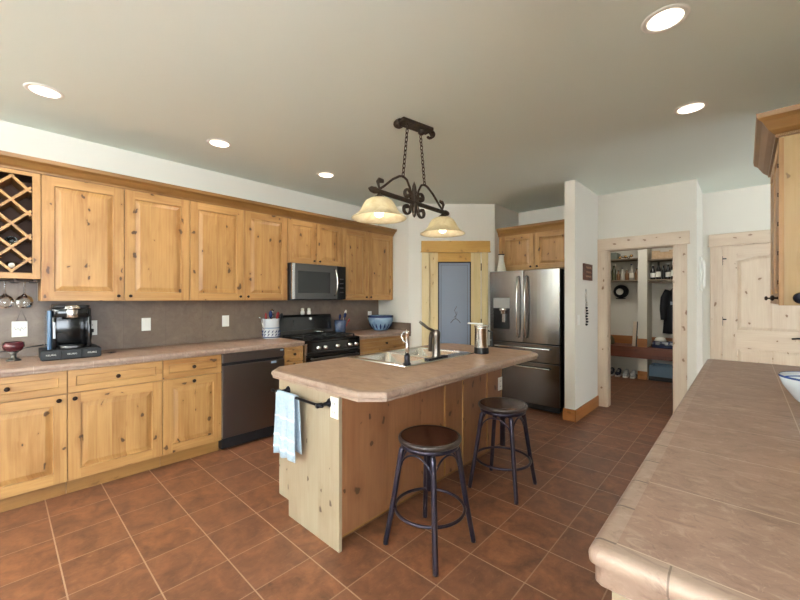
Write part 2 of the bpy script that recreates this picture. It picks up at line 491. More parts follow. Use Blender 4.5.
def knob(root_part, fr, u, v, n, r=0.015, name='knob', mat=None, root=None):
    m = M(root or root_part, fr)
    f2 = Matrix.Translation((u, v, n)); m.T = m.T @ f2
    m.lathe([(r*0.62, 0), (r*0.36, 0.006), (r*0.36, r*0.9), (r*0.95, r*1.15), (r, r*1.5), (r*0.72, r*1.95), (0, r*2.05)], (0, 0, 0), 14)
    return m.build(name, mat or ORB, root_part)

# ================================================================== SETTING
XL = -4.09; H = 2.72
m = M(); m.box(-4.3, 3.7, -3.75, 8.1, -0.12, 0.0)
struct(m.build('floor', FLOOR), 'terracotta square tile floor with pale grout', 'floor')

LIGHTS = [(-3.31, 0.20), (-3.315, 1.29), (-3.315, 2.40), (-0.28, 3.30), (-0.28, 2.17)]
AP = 0.074
m = M(); m.box(-4.3, 3.7, -3.75, 8.1, H, H+0.16); ceil_o = m.build('ceiling', [CEIL])
m = M()
for x, y in LIGHTS: m.cyl((x, y, H-0.05), AP, 0.14, 40)
cut = m.build('cutter', [CEIL])
bo = ceil_o.modifiers.new('b', 'BOOLEAN'); bo.object = cut; bo.operation = 'DIFFERENCE'; bo.solver = 'EXACT'
dg = bpy.context.evaluated_depsgraph_get()
me2 = bpy.data.meshes.new_from_object(ceil_o.evaluated_get(dg))
ceil_o.modifiers.clear(); ceil_o.data = me2
bpy.data.objects.remove(cut, do_unlink=True)
for p in ceil_o.data.polygons: p.use_smooth = False
struct(ceil_o, 'flat greige painted ceiling with recessed lights', 'ceiling')

wallbox('wall_left', 'white wall behind the long run of cabinets', XL-0.15, XL, -3.75, 3.92, 0, H)
wallbox('wall_return', 'short white wall at the end of the cabinet run', XL-0.15, -3.47, 3.92, 4.04, 0, H)
# diagonal pantry wall in its own frame: u along the wall, n towards the kitchen
DG0 = Vector((-3.47, 3.92, 0)); DG1 = Vector((-2.585, 4.75, 0)); DL = (DG1-DG0).length
du = (DG1-DG0).normalized(); dn = Vector((du.y, -du.x, 0))
FD = frame(DG0, du, (0, 0, 1), dn)
m = M(None, FD)
OP = (0.275, 1.035, 2.045)      # doorway u0,u1,top
for a, b, lo, hi in ((0, OP[0], 0, H), (OP[1], DL, 0, H), (OP[0], OP[1], OP[2], H)): m.box(a, b, lo, hi, -0.11, 0)
struct(m.build('wall_pantry', WALL), 'white diagonal corner wall round the pantry door', 'wall')
m = M(None, FD); m.box(0.0, DL, 0, H, -0.75, -0.70)
struct(m.build('wall_pantry_inner', WALL), 'inner wall of the pantry cupboard', 'wall')
wallbox('wall_alcove_side', 'narrow white wall left of the refrigerator', -2.70, -2.585, 4.75, 5.62, 0, H)
wallbox('wall_alcove', 'white wall behind the refrigerator', -2.70, -1.512, 5.50, 5.62, 0, H)
wallbox('wall_stub', 'white wing wall right of the refrigerator', -1.512, -1.398, 4.395, 5.50, 0, H)
m = M()
RY0, RY1 = 5.29, 5.41
RO = (-1.300, -0.592, 2.012)
m.box(-1.398, RO[0], RY0, RY1, 0, H); m.box(RO[1], -0.395, RY0, RY1, 0, H); m.box(RO[0], RO[1], RY0, RY1, RO[2], H)
struct(m.build('wall_rear', WALL), 'white rear wall with the mudroom doorway', 'wall')
wallbox('wall_jog', 'white wall returning towards the panelled door', -0.52, -0.395, 5.41, 6.10, 0, H)
m = M(); FO = (-0.212, 0.602, 2.04)
m.box(-0.52, FO[0], 6.10, 6.22, 0, H); m.box(FO[1], 3.55, 6.10, 6.22, 0, H); m.box(FO[0], FO[1], 6.10, 6.22, FO[2], H)
struct(m.build('wall_far', WALL), 'white far wall with the panelled pine door', 'wall')
wallbox('wall_wing', 'white wall behind the right hand counter', 0.43, 0.55, 0.70, 3.84, 0, H)
# exterior walls with their windows (behind and beside the camera)
def wall_windows(name, label, axis, c0, c1, a0, a1, wins, z0, z1):
    m = M(); cur = a0
    def bx(p, q, lo, hi):
        if axis == 'Y': m.box(p, q, c0, c1, lo, hi)
        else: m.box(c0, c1, p, q, lo, hi)
    for w0, w1 in wins:
        bx(cur, w0, 0, H); bx(w0, w1, 0, z0); bx(w0, w1, z1, H); cur = w1
    bx(cur, a1, 0, H)
    struct(m.build(name, WALL), label, 'wall')
    global NWIN
    for w0, w1 in wins:
        NWIN += 1
        m = M(); cm = (c0+c1)/2
        def fb(p, q, lo, hi):
            if axis == 'Y': m.box(p, q, cm-0.03, cm+0.03, lo, hi)
            else: m.box(cm-0.03, cm+0.03, p, q, lo, hi)
        mid = (w0+w1)/2
        fb(w0, w0+0.06, z0, z1); fb(w1-0.06, w1, z0, z1); fb(w0, w1, z0, z0+0.06); fb(w0, w1, z1-0.06, z1); fb(mid-0.03, mid+0.03, z0, z1)
        fo = struct(m.build('window_%d' % NWIN, W_PALE, None, 0.003), 'pine framed window giving daylight', 'window')
        m = M()
        if axis == 'Y': m.box(w0+0.06, w1-0.06, cm-0.004, cm+0.004, z0+0.06, z1-0.06)
        else: m.box(cm-0.004, cm+0.004, w0+0.06, w1-0.06, z0+0.06, z1-0.06)
        m.build('pane', PANE, fo)
NWIN = 0
wall_windows('wall_behind', 'white wall with three windows facing the kitchen', 'Y', -3.75, -3.60, -4.24, 3.70, WIN_BACK, 0.55, 2.35)
wall_windows('wall_right', 'white side wall with windows', 'X', 3.55, 3.70, -3.60, 6.22, [(-2.3, 1.1), (4.0, 5.6)], 0.55, 2.35)
# mudroom shell
wallbox('wall_mudroom_back', 'pale back wall of the mudroom lockers', -2.75, -0.40, 7.95, 8.07, 0, H)
wallbox('wall_mudroom_left', 'left wall of the mudroom', -2.75, -2.63, 5.62, 7.95, 0, H)
wallbox('wall_mudroom_right', 'right wall of the mudroom', -0.52, -0.40, 6.22, 7.95, 0, H)

# casings, jambs and baseboards
m = M(); m.box(-1.397, -1.290, 5.265, 5.29, 0, 2.003); o1 = m.build('trim_1', W_PALE, None, 0.003)
struct(o1, 'raw pine casing left of the mudroom doorway', 'trim')
m = M(); m.box(-0.602, -0.478, 5.265, 5.29, 0, 2.003); struct(m.build('trim_2', W_PALE, None, 0.003), 'raw pine casing right of the mudroom doorway', 'trim')
m = M(); m.box(-1.397, -0.455, 5.255, 5.29, 2.006, 2.148); m.box(-1.3975, -0.448, 5.248, 5.29, 2.000, 2.010)
struct(m.build('trim_3', W_PALEH, None, 0.003), 'raw pine header board over the mudroom doorway', 'trim')
m = M(); m.box(RO[0], RO[0]+0.02, RY0, RY1, 0, RO[2]); m.box(RO[1]-0.02, RO[1], RY0, RY1, 0, RO[2]); m.box(RO[0]+0.02, RO[1]-0.02, RY0, RY1, RO[2]-0.02, RO[2])
struct(m.build('trim_4', W_PALE, None, 0.002), 'raw pine jamb lining the mudroom doorway', 'trim')
hin = thing('door_hinge_set', 'dark hinge leaves on the right jamb of the mudroom doorway', 'hinge', (-0.612, 5.33, 0.25))
for z in (0.25, 1.05, 1.78):
    m = M(hin); m.box(-0.616, -0.612, 5.305, 5.365, z, z+0.09); m.build('hinge_leaf', ORBDK, hin)
m = M(); m.box(-1.398, -1.383, 4.38, 5.264, 0, 0.135); m.box(-1.527, -1.383, 4.38, 4.395, 0, 0.135)
struct(m.build('baseboard_stub', W_BASEB, None, 0.003), 'orange stained baseboard round the wing wall', 'baseboard')
m = M(); m.box(-0.395, -0.38, 5.30, 6.085, 0, 0.135); m.box(-0.395, -0.315, 6.085, 6.10, 0, 0.135); m.box(0.71, 3.55, 6.085, 6.10, 0, 0.135)
struct(m.build('baseboard_far', W_BASEB, None, 0.003), 'orange stained baseboard along the far wall', 'baseboard')
m = M(); m.box(-0.322, -0.205, 6.075, 6.10, 0, 2.04); m.box(0.595, 0.71, 6.075, 6.10, 0, 2.04)
struct(m.build('trim_5', W_PALE, None, 0.003), 'raw pine side casings of the panelled door', 'trim')
m = M(); m.box(-0.335, 0.73, 6.068, 6.10, 2.045, 2.185); m.box(-0.345, 0.74, 6.06, 6.10, 2.033, 2.046)
struct(m.build('trim_6', W_PINE and W_PALEH, None, 0.003), 'raw pine header board over the panelled door', 'trim')
# panelled pine door
d2 = struct(thing('door_2', 'raw knotty pine door with arched top panel and dark lever', 'door', (0.195, 6.15, 0)))
m = M(d2, FNY_(6.15)); door_leaf(m, FO[0]+0.004, FO[1]-0.004, 0.01, FO[2]-0.006, 0.04, 0.135, True, 0.055, (0.78, 1.00, 1.5))
m.build('door_leaf', [W_PALE, W_PALEH], d2)
m = M(d2); m.lathe([(0.03, 0), (0.03, 0.008), (0.012, 0.012), (0.012, 0.04)], (0.475, 6.11, 0.94), 16, 'Y'); m.T = m.T
hd = M(d2); hd.cyl((0.475, 6.06, 0.935), 0.026, 0.05, 16, 'Y'); hd.tube([(0.475, 6.06, 0.935), (0.44, 6.055, 0.94), (0.385, 6.055, 0.93)], 0.009)
hd.build('door_handle', ORBDK, d2); m.bm.free()
for z in (0.25, 1.05, 1.80):
    m = M(d2); m.cyl((FO[0]+0.002, 6.105, z), 0.009, 0.11, 10); m.box(FO[0]-0.03, FO[0]+0.045, 6.103, 6.108, z+0.07, z+0.085); m.build('hinge', ORBDK, d2)

# pantry door on the diagonal wall
PD = Matrix.Identity(4)
ang = math.atan2(du.y, du.x)
m = M(None, FD); m.box(0.185, 0.285, 0, 2.04, 0, 0.022); m.box(1.025, 1.115, 0, 2.04, 0, 0.022)
struct(m.build('trim_7', W_PINE, None, 0.003), 'pine side casings of the glazed pantry door', 'trim')
m = M(None, FD); m.box(0.178, 1.142, 2.045, 2.195, 0, 0.03); m.box(0.168, 1.152, 2.033, 2.047, 0, 0.036)
struct(m.build('trim_8', W_HEAD, None, 0.003), 'honey stained header board over the pantry door', 'trim')
d1 = struct(thing('door_1', 'pine pantry door with tall frosted blue glass pane', 'door', (0, 0, 0)))
d1['_o'] = [0, 0, 0]
m = M(None, FD)
gu0, gu1, gv0, gv1 = 0.415, 0.880, 0.24, 1.905
for a, b, lo, hi, k in ((0.285, gu0, 0.01, 2.035, 0), (gu1, 1.025, 0.01, 2.035, 0), (gu0, gu1, gv1, 2.035, 1), (gu0, gu1, 0.01, gv0, 1)):
    m.mi = k; m.box(max(a, 0.290), min(b, 1.020), lo, hi, -0.052, -0.016)
m.build('door_leaf', [W_PINE, W_HEAD], d1, 0.002)
m = M(None, FD)
for a, b, lo, hi in ((gu0, gu0+0.014, gv0, gv1), (gu1-0.014, gu1, gv0, gv1), (gu0, gu1, gv1-0.014, gv1), (gu0, gu1, gv0, gv0+0.014)): m.box(a, b, lo, hi, -0.031, -0.012)
lbl(m.build('glass_bead', ORBDK, d1, 0.001), 'dark bead round the glass')
m = M(None, FD); m.box(gu0+0.014, gu1-0.014, gv0+0.014, gv1-0.014, -0.036, -0.028)
pn = lbl(m.build('pane', FROST, d1), 'frosted blue grey glass')
m = M(None, FD)
for off in (0.045,):
    a, b, lo, hi = gu0+off, gu1-off, gv0+off, gv1-off
    for p in ((a, a+0.003, lo, hi), (b-0.003, b, lo, hi), (a, b, hi-0.003, hi), (a, b, lo, lo+0.003)): m.box(p[0], p[1], p[2], p[3], -0.028, -0.0270)
mu = 0.665
m.tube([(mu-0.07+0.14*i/12, 1.04+0.06*math.sin(PI*i/12), -0.0275) for i in range(13)], 0.004, 6)
m.tube([(mu, 1.10, -0.0275), (mu+0.01, 1.16, -0.0275), (mu-0.015, 1.22, -0.0275), (mu+0.02, 1.28, -0.0275)], 0.003, 6)
m.tube([(mu-0.02, 1.12, -0.0275), (mu+0.02, 1.16, -0.0275), (mu+0.02, 1.20, -0.0275)], 0.003, 6)
lbl(m.build('etched_motif', INK, pn), 'dark etched border and small arched motif')
m = M(None, FD); m.cyl((0.965, 1.0, -0.016), 0.025, 0.03, 14); m.sph((0.965, 1.0, 0.045), 0.028)
m.build('door_handle', ORBDK, d1)
for z in (0.3, 1.0, 1.78):
    m = M(None, FD); m.cyl((0, 0, 0), 0.008, 0.1, 10, 'Y'); bmesh.ops.translate(m.bm, verts=m.bm.verts, vec=FD @ Vector((1.022, z, 0.012)) - FD @ Vector((0, 0, 0)))
    m.build('hinge', ORBDK, d1)

# ================================================================== LEFT CABINET RUN
BF = -3.47      # carcass front of base cabinets (doors stand 2 cm proud)
def base_cabinet(y0, y1, label, dl, knob_drawer=None, knob_door=None, n=1, kname='cabinet'):
    t = thing('base_cabinet', label, 'cabinet', ((XL+BF)/2, (y0+y1)/2, 0), 'base cabinets under the left counter')
    m = M(t); m.box(XL+0.005, BF, y0+0.001, y1-0.001, 0.105, 0.886); m.build('body', [W_HONH], t)
    m = M(t); m.box(XL+0.005, -3.525, y0+0.001, y1-0.001, 0.0, 0.105); m.build('toe_kick', W_CROWN, t)  # darker wood than the body: shade of the recess put into its colour
    F = FPX_(BF)
    g = 0.003
    m = M(t, F); door_leaf(m, y0+g, y1-g, 0.728, 0.882, 0.02, 0.042 if y1-y0 > 0.3 else 0.03, False); dr = m.build('drawer', [W_HONH, W_HONH], t, 0.0015)
    knob(dr, F, (y0+y1)/2 if knob_drawer is None else knob_drawer, 0.806, 0.02)
    w = (y1-y0)/n
    for i in range(n):
        a = y0+i*w
        m = M(t, F); door_leaf(m, a+g, a+w-g, 0.115, 0.720, 0.02, 0.068 if w > 0.3 else 0.04); do = m.build('door', [W_HON, W_HONH], t, 0.0015)
        kd = knob_door if isinstance(knob_door, (list, tuple)) else [knob_door]
        knob(do, F, kd[i][0] if isinstance(kd[i], tuple) else kd[i], 0.685, 0.02)
    return t
base_cabinet(-0.27, 0.324, 'knotty base cabinet at the photo left edge, under the coffee maker', None, 0.035, 0.279)
base_cabinet(0.324, 0.901, 'knotty base cabinet with wide door, second from the left edge', None, 0.607, 0.362)
base_cabinet(0.901, 1.364, 'knotty base cabinet directly left of the dishwasher', None, 1.13, 1.13)
base_cabinet(1.985, 2.205, 'very narrow knotty base cabinet between dishwasher and range', None, 2.095, 2.03)
base_cabinet(2.985, 3.915, 'knotty base cabinet right of the range, ending at the return wall', None, 3.45, [3.40, 3.50], 2)

UF = -3.78
def upper_cabinet(y0, y1, z0, label, split=None, kz=None):
    t = thing('wall_cabinet', label, 'cabinet', ((XL+UF)/2, (y0+y1)/2, z0), 'wall cabinets along the left wall')
    m = M(t); m.box(XL+0.005, UF, y0+0.001, y1-0.001, z0, 2.30); m.build('body', [W_HONH], t)
    F = FPX_(UF); g = 0.003; mid = split or (y0+y1)/2
    for a, b, k in ((y0, mid, mid-0.04), (mid, y1, mid+0.04)):
        m = M(t, F); door_leaf(m, a+g, b-g, z0+0.004, 2.288, 0.02, 0.068 if b-a > 0.4 else 0.06); do = m.build('door', [W_HON, W_HONH], t, 0.0015)
        knob(do, F, k, z0+0.04, 0.02, 0.013)
    return t
upper_cabinet(0.209, 1.201, 1.365, 'two door knotty wall cabinet beside the wine rack, above the coffee maker', 0.705)
upper_cabinet(1.201, 2.203, 1.365, 'two door knotty wall cabinet directly left of the microwave', 1.706)
upper_cabinet(2.203, 2.972, 1.790, 'short two door knotty wall cabinet above the microwave', 2.588)
upper_cabinet(2.972, 3.905, 1.365, 'two door knotty wall cabinet right of the microwave', 3.42)

# crown moulding
m = M()
prof = [(UF, 2.29), (UF+0.022, 2.29), (UF+0.026, 2.305), (UF+0.04, 2.318), (UF+0.062, 2.345), (UF+0.088, 2.358), (UF+0.092, 2.386), (XL+0.005, 2.386), (XL+0.005, 2.302), (UF, 2.302)]
m.rings([[(p[0], y, p[1]) for p in prof] for y in (-0.27, 3.915)])
tag(m.build('crown_moulding', W_CROWN, None, 0.002), 'long honey crown moulding capping the left wall cabinets', 'moulding')

# wine rack cabinet
wr = thing('wine_rack_cabinet', 'open wall cabinet with diagonal wine lattice at the photo left edge', 'wine rack', (-3.93, -0.03, 1.53))
m = M(wr)
y0, y1, z0, z1 = -0.27, 0.207, 1.525, 2.30
m.box(XL+0.005, XL+0.02, y0, y1, z0, z1); m.box(XL+0.02, UF, y0, y0+0.018, z0, z1); m.box(XL+0.02, UF, y1-0.018, y1, z0, z1)
m.box(XL+0.02, UF, y0+0.018, y1-0.018, z0, z0+0.02); m.box(XL+0.02, UF, y0+0.018, y1-0.018, z1-0.02, z1)
m.build('body', W_DARKIN, wr)
m = M(wr)
m.box(UF, UF+0.02, y0, y0+0.04, z0, 2.288); m.box(UF, UF+0.02, y1-0.042, y1, z0, 2.288)
m.mi = 1; m.box(UF, UF+0.02, y0+0.04, y1-0.042, z0, z0+0.042); m.box(UF, UF+0.02, y0+0.04, y1-0.042, 2.262, 2.288)
m.build('face_frame', [W_HON, W_HONH], wr, 0.0015)
ya, yb, za, zb = y0+0.042, y1-0.044, z0+0.044, 2.260
cy, cz, hd_ = 0.061, 2.083, 0.0845
def clip_seg(p, q):
    t0, t1 = 0.0, 1.0
    d = (q[0]-p[0], q[1]-p[1])
    for k, lo, hi in ((0, ya, yb), (1, za, zb)):
        if abs(d[k]) < 1e-9: continue
        a, b = (lo-p[k])/d[k], (hi-p[k])/d[k]
        if a > b: a, b = b, a
        t0, t1 = max(t0, a), min(t1, b)
    return None if t1-t0 < 0.03 else ((p[0]+d[0]*t0, p[1]+d[1]*t0), (p[0]+d[0]*t1, p[1]+d[1]*t1))
for sgn in (1, -1):
    for k in range(-8, 9):
        c = cz + k*2*hd_
        s_ = clip_seg((cy-0.6, c-sgn*0.6), (cy+0.6, c+sgn*0.6))
        if not s_: continue
        (a0, b0), (a1, b1) = s_
        dx, dz = (a1-a0), (b1-b0); L = math.hypot(dx, dz); nx, nz = -dz/L*0.0105, dx/L*0.0105
        m = M(wr)
        xx0, xx1 = (UF-0.24, UF+0.004) if sgn > 0 else (UF-0.239, UF+0.002)
        pts = [(a0+nx, b0+nz), (a0-nx, b0-nz), (a1-nx, b1-nz), (a1+nx, b1+nz)]
        pts = [(min(max(p, ya-0.001), yb+0.001), min(max(q, za-0.001), zb+0.001)) for p, q in pts]
        m.prism(pts, xx0, xx1, 0)
        m.build('lattice_slat', W_HON, wr)
# wine bottles in the lattice
def bottle_lying(y, z, label, neck_out):
    t = thing('wine_bottle', label, 'bottle', (UF-0.15, y, z-0.037), 'wine bottles in the rack')
    m = M(t)
    if neck_out: pr = [(0.0, -0.15), (0.034, -0.15), (0.036, -0.145), (0.036, 0.03), (0.015, 0.085), (0.0145, 0.14), (0.0, 0.14)]
    else: pr = [(0.0, 0.125), (0.02, 0.122), (0.03, 0.14), (0.036, 0.135), (0.036, -0.03), (0.015, -0.08), (0.0145, -0.13), (0, -0.13)]
    m.lathe(pr, (UF-0.15, y, z), 20, 'X'); m.build('glass_body', BOTTLE, t)
    if neck_out:
        m = M(t); m.cyl((UF-0.15+0.1, y, z), 0.017, 0.045, 16, 'X'); lbl(m.build('foil_cap', CREAM, t), 'cream foil cap')
    return t
bottle_lying(0.061, 1.79, 'dark wine bottle lying base outwards in the lattice', False)
bottle_lying(0.061, 1.618, 'wine bottle with cream cap in the lowest lattice cell', True)
# stemware rack and hanging glasses
sr = thing('stemware_rack', 'dark stemware rails screwed under the wine rack', 'rack', (-3.93, -0.03, 1.505))
for yy in (-0.21, -0.115, -0.02, 0.078, 0.178):
    m = M(sr); m.box(-4.06, -3.80, yy-0.022, yy+0.022, 1.503, 1.508); m.box(-4.06, -3.80, yy-0.006, yy+0.006, 1.508, 1.525)
    m.build('rail', ORB, sr)
def wine_glass(x, y, label):
    t = thing('wine_glass', label, 'glass', (x, y, 1.316), 'stemmed glasses hanging under the wine rack')
    m = M(t)
    pr = [(0.036, 1.5095), (0.034, 1.512), (0.006, 1.506), (0.0045, 1.495), (0.0045, 1.425), (0.012, 1.412), (0.040, 1.392), (0.049, 1.365), (0.046, 1.335), (0.038, 1.313), (0.0365, 1.313), (0.0445, 1.335), (0.0475, 1.365), (0.038, 1.390), (0.0, 1.408)]
    m.lathe(pr, (x, y, 0), 24, 'Z', True); m.build('bowl_and_stem', GLS, t); return t
wine_glass(-3.90, 0.128, 'rounded wine glass hanging upside down, nearest the coffee maker')
wine_glass(-3.90, 0.029, 'wine glass hanging at the photo left edge')

# countertops
def counter_edge_profile(zt=0.935):
    # bullnose tile: (outward distance from the top surface edge, z)
    pts = [(0.0, zt)]
    for i in range(7):
        a = PI/2*i/6; pts.append((0.030+0.018*math.sin(a), zt-0.018+0.018*math.cos(a)))
    pts += [(0.046, zt-0.028), (0.041, zt-0.034), (0.041, zt-0.046), (0.036, zt-0.0475), (0.0, zt-0.0475)]
    return pts
def left_top(y0, y1, label):
    t = thing('countertop', label, 'countertop', (-3.75, (y0+y1)/2, 0.8875), 'tiled countertops along the left wall')
    m = M(t); m.box(XL+0.002, -3.468, y0, y1, 0.8875, 0.935); m.build('tile_top', COUNTER, t)
    m = M(t); pr = counter_edge_profile()
    m.rings([[(-3.468+a, y, z) for a, z in pr] for y in (y0, y1)]); m.build('edge_trim', TRIM_T, t)
    return t
left_top(-0.27, 2.203, 'long tan tiled countertop left of the range')
left_top(2.987, 3.918, 'short tan tiled countertop right of the range')
m = M(); m.box(XL, XL+0.012, -0.27, 3.92, 0.9355, 1.364); m.box(XL, XL+0.012, 2.21, 2.97, 0.9, 0.9355)
m.box(XL, XL+0.012, -0.27, 0.207, 1.364, 1.524)
struct(m.build('backsplash_left', SPLASH), 'brown slate tile backsplash along the left wall', 'backsplash')
m = M(); m.box(XL+0.013, -3.465, 3.908, 3.9195, 0.9355, 1.045); m.box(-3.425, -3.463, 3.908, 3.9195, 0.86, 1.045)
struct(m.build('backsplash_return', SPLASH, None, 0.002), 'low brown tile upstand on the return wall', 'backsplash')

# dishwasher
dw = thing('dishwasher', 'dark bronze dishwasher built in under the left counter', 'dishwasher', (-3.75, 1.675, 0), None)
m = M(dw); m.box(XL+0.02, -3.475, 1.368, 1.982, 0.02, 0.884); m.build('body', BLACK, dw)
m = M(dw); m.box(-3.474, -3.446, 1.369, 1.981, 0.118, 0.772); m.build('door', DWM, dw, 0.004)
m = M(dw); m.box(-3.474, -3.446, 1.369, 1.981, 0.800, 0.878); m.build('control_panel', DWM, dw, 0.004)
m = M(dw); m.box(-3.474, -3.462, 1.372, 1.978, 0.770, 0.802); lbl(m.build('handle_recess', BLACK, dw), 'dark recessed grip')
m = M(dw); m.box(-3.475, -3.468, 1.372, 1.978, 0.02, 0.112); m.build('toe_panel', BLACK, dw)
m = M(dw); m.box(-3.446, -3.4445, 1.836, 1.892, 0.742, 0.764); lbl(m.build('badge', STICK, dw), 'small pale blue sticker')
m = M(dw); m.box(-3.446, -3.4445, 1.935, 1.968, 0.858, 0.872); lbl(m.build('badge', STICK, dw), 'small pale blue sticker')

# range
rg = thing('kitchen_range', 'black gas range with five pale knobs', 'range', (-3.74, 2.59, 0))
ry0, ry1 = 2.212, 2.978
m = M(rg); m.box(-4.06, -3.46, ry0, ry1, 0.03, 0.905); m.build('body', BLACK, rg, 0.003)
m = M(rg); m.box(-4.06, -3.43, ry0, ry1, 0.905, 0.932); m.build('cooktop', BLACKG, rg, 0.006)
m = M(rg); m.prism([(-3.46, 0.80), (-3.425, 0.80), (-3.43, 0.904), (-3.46, 0.904)], ry0, ry1, 1); m.build('control_panel', BLACKG, rg, 0.002)
m = M(rg); m.box(-3.46, -3.42, ry0, ry1, 0.785, 0.798); m.build('trim_strip', BLKSTEEL, rg, 0.002)
m = M(rg); m.box(-3.46, -3.415, ry0+0.004, ry1-0.004, 0.24, 0.778); od = m.build('oven_door', BLACKG, rg, 0.004)
m = M(rg); m.box(-3.415, -3.412, ry0+0.12, ry1-0.12, 0.36, 0.62); m.build('oven_window', DKGLASS, od)
m = M(rg); m.tube([(-3.415, ry0+0.07, 0.735), (-3.37, ry0+0.07, 0.735), (-3.365, ry0+0.09, 0.735), (-3.365, ry1-0.09, 0.735), (-3.37, ry1-0.07, 0.735), (-3.415, ry1-0.07, 0.735)], 0.011, 10)
m.build('handle', BLKSTEEL, od)
m = M(rg); m.box(-3.46, -3.42, ry0+0.004, ry1-0.004, 0.07, 0.23); m.build('drawer', BLACKG, rg, 0.004)
m = M(rg); m.box(-3.462, -3.418, ry0-0.001, ry0+0.022, 0.30, 0.90); lbl(m.build('edge_strip', SSH, rg, 0.003), 'bright steel strip on the left edge')
m = M(rg); m.prism([(-4.06, 0.932), (-3.965, 0.932), (-3.985, 1.16), (-3.995, 1.187), (-4.06, 1.187)], ry0+0.012, ry1-0.012, 1); bgd = m.build('backguard', BLACKG, rg, 0.006)
m = M(rg); m.box(-3.99, -3.972, ry0+0.2, ry1-0.2, 1.035, 1.125); m.build('display', DKGLASS, bgd)
m = M(rg); m.prism([(-3.965, 0.932), (-3.945, 0.932), (-3.965, 1.0), (-3.97, 1.0)], ry0+0.012, ry1-0.012, 1); m.build('back_rail', BLKSTEEL, rg, 0.002)
for yy in (2.377, 2.47, 2.638, 2.82, 2.912):
    m = M(rg); m.lathe([(0.026, 0), (0.026, 0.006), (0.021, 0.01), (0.019, 0.032), (0.0, 0.034)], (-3.427, yy, 0.842), 18, 'X'); lbl(m.build('knob', CHROME, rg), 'bright steel burner knob')
for ya_, yb_ in ((ry0+0.03, ry0+0.26), (ry0+0.27, ry1-0.27), (ry1-0.26, ry1-0.03)):
    m = M(rg)
    zt = 0.962
    for xx in (-3.93, -3.50): m.box(xx-0.006, xx+0.006, ya_, yb_, zt-0.012, zt)
    for yy in (ya_+0.006, yb_-0.006, (ya_+yb_)/2): m.box(-3.93, -3.50, yy-0.006, yy+0.006, zt-0.012, zt)
    for xx in (-3.83, -3.71, -3.60): m.box(xx-0.005, xx+0.005, ya_, yb_, zt-0.011, zt-0.001)
    for xx in (-3.93, -3.50):
        for yy in (ya_+0.006, yb_-0.006): m.box(xx-0.007, xx+0.007, yy-0.007, yy+0.007, 0.932, zt-0.005)
    m.build('grate', CAST, rg)
for xx in (-3.84, -3.59):
    for yy in (ry0+0.145, ry1-0.145):
        m = M(rg); m.lathe([(0.05, 0.932), (0.05, 0.940), (0.032, 0.942), (0.032, 0.948), (0, 0.949)], (xx, yy, 0), 20); m.build('burner', CAST, rg)
# shakers on the backguard, spoon rest on the cooktop
def shaker(y, label):
    t = thing('shaker', label, 'shaker', (-4.03, y, 1.187), 'white shakers on the range backguard')
    m = M(t); m.lathe([(0.0, 1.1875), (0.02, 1.1875), (0.026, 1.20), (0.025, 1.225), (0.017, 1.238), (0, 1.238)], (-4.03, y, 0), 16); m.build('body', WHITE, t)
    m = M(t); m.lathe([(0.017, 1.238), (0.022, 1.246), (0.020, 1.262), (0.0, 1.268)], (-4.03, y, 0), 16); m.build('cap', CREAM, t)
shaker(2.566, 'round white shaker on the range backguard, the left one of the pair')
shaker(2.658, 'round white shaker on the range backguard, the right one of the pair')
t = thing('round_dial', 'tiny round white dial stuck on the range backguard', 'dial', (-3.972, 2.645, 1.13))
m = M(t); m.lathe([(0.018, 0), (0.018, 0.012), (0.013, 0.016), (0, 0.016)], (-3.984, 2.645, 1.135), 16, 'X'); m.build('dial', WHITE, t)
t = thing('spoon_rest', 'shiny steel spoon rest at the back of the cooktop', 'spoon rest', (-3.86, 2.70, 0.963))
m = M(t); m.lathe([(0.02, 0.963), (0.06, 0.970), (0.075, 0.985), (0.071, 0.986), (0.055, 0.974), (0, 0.968)], (-3.86, 2.70, 0), 20, 'Z', True); m.build('bowl', CHROME, t)
m = M(t); m.tube([(-3.85, 2.60, 0.988), (-3.86, 2.70, 0.99), (-3.87, 2.80, 1.0)], [0.006, 0.016, 0.005], 8, True, False, (1, 0.4)); m.build('spoon', SSH, t)

# microwave
mw = thing('microwave', 'black and steel over-the-range microwave under the short cabinet', 'microwave', (-3.88, 2.588, 1.37))
m = M(mw); m.box(XL+0.006, -3.71, 2.208, 2.968, 1.372, 1.786); m.build('body', BLACK, mw, 0.002)
m = M(mw); m.box(-3.71, -3.68, 2.250, 2.832, 1.376, 1.782); mdr = m.build('door', BLKSTEEL, mw, 0.003)
m = M(mw); m.box(-3.68, -3.677, 2.285, 2.725, 1.45, 1.70); m.build('window', DKGLASS, mdr, 0.001)
m = M(mw); m.box(-3.71, -3.678, 2.212, 2.248, 1.376, 1.782); lbl(m.build('side_strip', SSH, mw, 0.003), 'bright steel strip on the left edge')
m = M(mw); m.box(-3.71, -3.68, 2.835, 2.966, 1.376, 1.782); cp = m.build('control_panel', BLACKG, mw, 0.003)
m = M(mw); m.box(-3.68, -3.679, 2.865, 2.935, 1.69, 1.72); m.build('display', DKGLASS, cp)
for i in range(4):
    m = M(mw); m.box(-3.68, -3.6785, 2.872, 2.928, 1.62-i*0.055, 1.632-i*0.055); m.build('button_row', BLKSTEEL, cp)
m = M(mw); m.tube([(-3.68, 2.79, 1.735), (-3.655, 2.79, 1.73), (-3.635, 2.797, 1.66), (-3.628, 2.80, 1.58), (-3.635, 2.797, 1.50), (-3.655, 2.79, 1.43), (-3.68, 2.79, 1.425)], 0.0095, 10)
lbl(m.build('handle', SSH, mdr), 'bowed bright steel handle')
m = M(mw); m.box(-4.0, -3.72, 2.23, 2.95, 1.366, 1.3715); m.build('vent_grille', CAST, mw)

